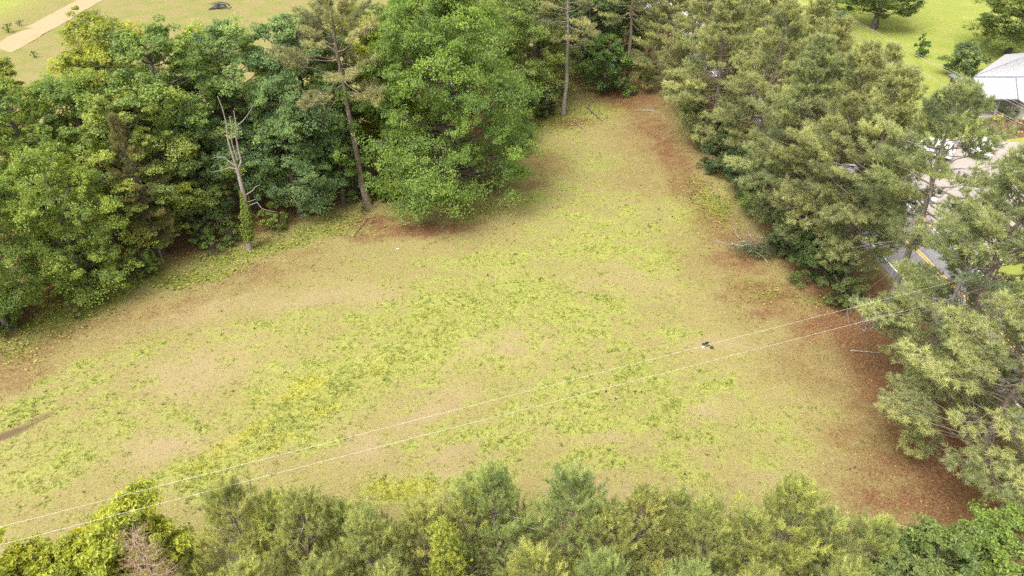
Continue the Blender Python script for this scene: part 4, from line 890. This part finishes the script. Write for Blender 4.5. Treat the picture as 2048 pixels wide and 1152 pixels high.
V = np.stack([np.stack([bx-ey*w, by+ex*w, gz0-.01], -1), np.stack([bx+ey*w, by-ex*w, gz0-.01], -1), np.stack([bx+ex*hh*ln, by+ey*hh*ln, gz0+hh], -1)], 2).reshape(-1, 3)
g_ = obj('grass', mesh_np('grass', V, np.arange(len(V)).reshape(-1, 3), M['blade'], False, dict(hue=np.repeat(cc, nb*3, 0))))
tag(g_, 'patchy green and straw coloured grass of the pasture', 'grass', None, 'stuff')
def weeds(N, seed):
    rng = np.random.default_rng(seed); Y = 17+75*rng.random(N); X = rng.uniform(-1, 1, N)*.74*(Y*math.cos(TH)+CAM_H*math.sin(TH)); k = in_view(X, Y) & (X < 24); X, Y = X[k], Y[k]
    z = zones(X, Y); cl = fbm(X*.55, Y*.55, 61, 3); k = (rng.random(len(X)) < np.clip(.008+.34*z['green']*sstep(.46, .68, cl)+.04*sstep(.6, .75, cl), 0, 1)) & (wood_depth(X, Y) < -1) & (z['track'] < .3); X, Y = X[k], Y[k]; g = z['green'][k]; n = len(X); nb = 12
    R = .05+.10*rng.random(n); H_ = .06+.13*rng.random(n)**2; an = rng.random((n, nb))*6.28; rr = R[:, None]*rng.random((n, nb)); bx = X[:, None]+np.cos(an)*rr; by = Y[:, None]+np.sin(an)*rr; gz = np.repeat(ground_z(X, Y)[:, None], nb, 1)
    hh = H_[:, None]*(.5+.8*rng.random((n, nb))); w = .014+.014*rng.random((n, nb)); a2 = an+rng.normal(size=an.shape); ex, ey = np.cos(a2), np.sin(a2)
    V = np.stack([np.stack([bx-ey*w, by+ex*w, gz-.01], -1), np.stack([bx+ey*w, by-ex*w, gz-.01], -1), np.stack([bx+ex*hh*.9, by+ey*hh*.9, gz+hh], -1)], 2).reshape(-1, 3)
    c = np.array([(.115, .145, .026), (.16, .185, .03), (.20, .215, .035), (.085, .115, .024), (.20, .165, .06)])[rng.choice(5, n, p=[.3, .28, .2, .12, .1])]*(.8+.4*rng.random((n, 1)))
    tag(obj('weed_tufts', mesh_np('weed_tufts', V, np.arange(len(V)).reshape(-1, 3), M['blade'], False, dict(hue=np.repeat(c, nb*3, 0)))), 'scattered darker green weed tufts in the pasture', 'weeds', None, 'stuff')
weeds(60000, 55)
def flakes(name, N, dens_fn, size, cols, zlift, label, cat, mat, seed, up=.6):
    rng = np.random.default_rng(seed)
    X = rng.uniform(-50, 31, N); Y = rng.uniform(17, 108, N); k = in_view(X, Y); X, Y = X[k], Y[k]; zz = zones(X, Y)
    k = rng.random(len(X)) < dens_fn(X, Y, zz); X, Y = X[k], Y[k]; n = len(X)
    P = np.c_[X, Y, ground_z(X, Y)+.012+zlift*rng.random(n)**1.5]
    A, B, C = frames(rng.normal(size=(n, 3))*up+[0, 0, 1]); s = (size*(.6+.8*rng.random(n)))[:, None]; ph = rng.random((n, 1))*6.28
    U = np.cos(ph)*A+np.sin(ph)*B; W_ = np.cross(C, U)
    V = np.stack([P-U*s*.6, P+W_*s*.35+C*s*.1, P+U*s*.6, P-W_*s*.35+C*s*.1], 1).reshape(-1, 3); V[:, 2] = np.maximum(V[:, 2], np.repeat(P[:, 2]-.008, 4))
    c = np.array(cols)[rng.integers(0, len(cols), n)]*(.7+.6*rng.random((n, 1)))
    tag(obj(name, mesh_np(name, V, np.arange(n*4).reshape(-1, 4), mat, False, dict(hue=np.repeat(c, 4, 0)))), label, cat, None, 'stuff')
flakes('fallen_leaves', 340000, lambda X, Y, z: np.clip(.015+.60*z['litter'], 0, 1)*(1-z['track']), .075, [(.15, .075, .036), (.09, .042, .020), (.20, .115, .055), (.06, .030, .014), (.30, .23, .13), (.13, .055, .030)], .03, 'brown fallen leaves and pine straw along the tree edges', 'leaf litter', M['litter_leaf'], 101)
flakes('ground_cover', 420000, lambda X, Y, z: np.clip(.80*z['cover']+.10*sstep(-1.2, 0, wood_depth(X, Y))*sstep(9, 4, wood_depth(X, Y)), 0, 1), .165, [(.19, .21, .036), (.13, .16, .03), (.25, .26, .045), (.09, .12, .024), (.30, .27, .055)], .22, 'low yellow green leafy ground cover along the wood edges', 'ground cover', M['blade'], 102, .5)
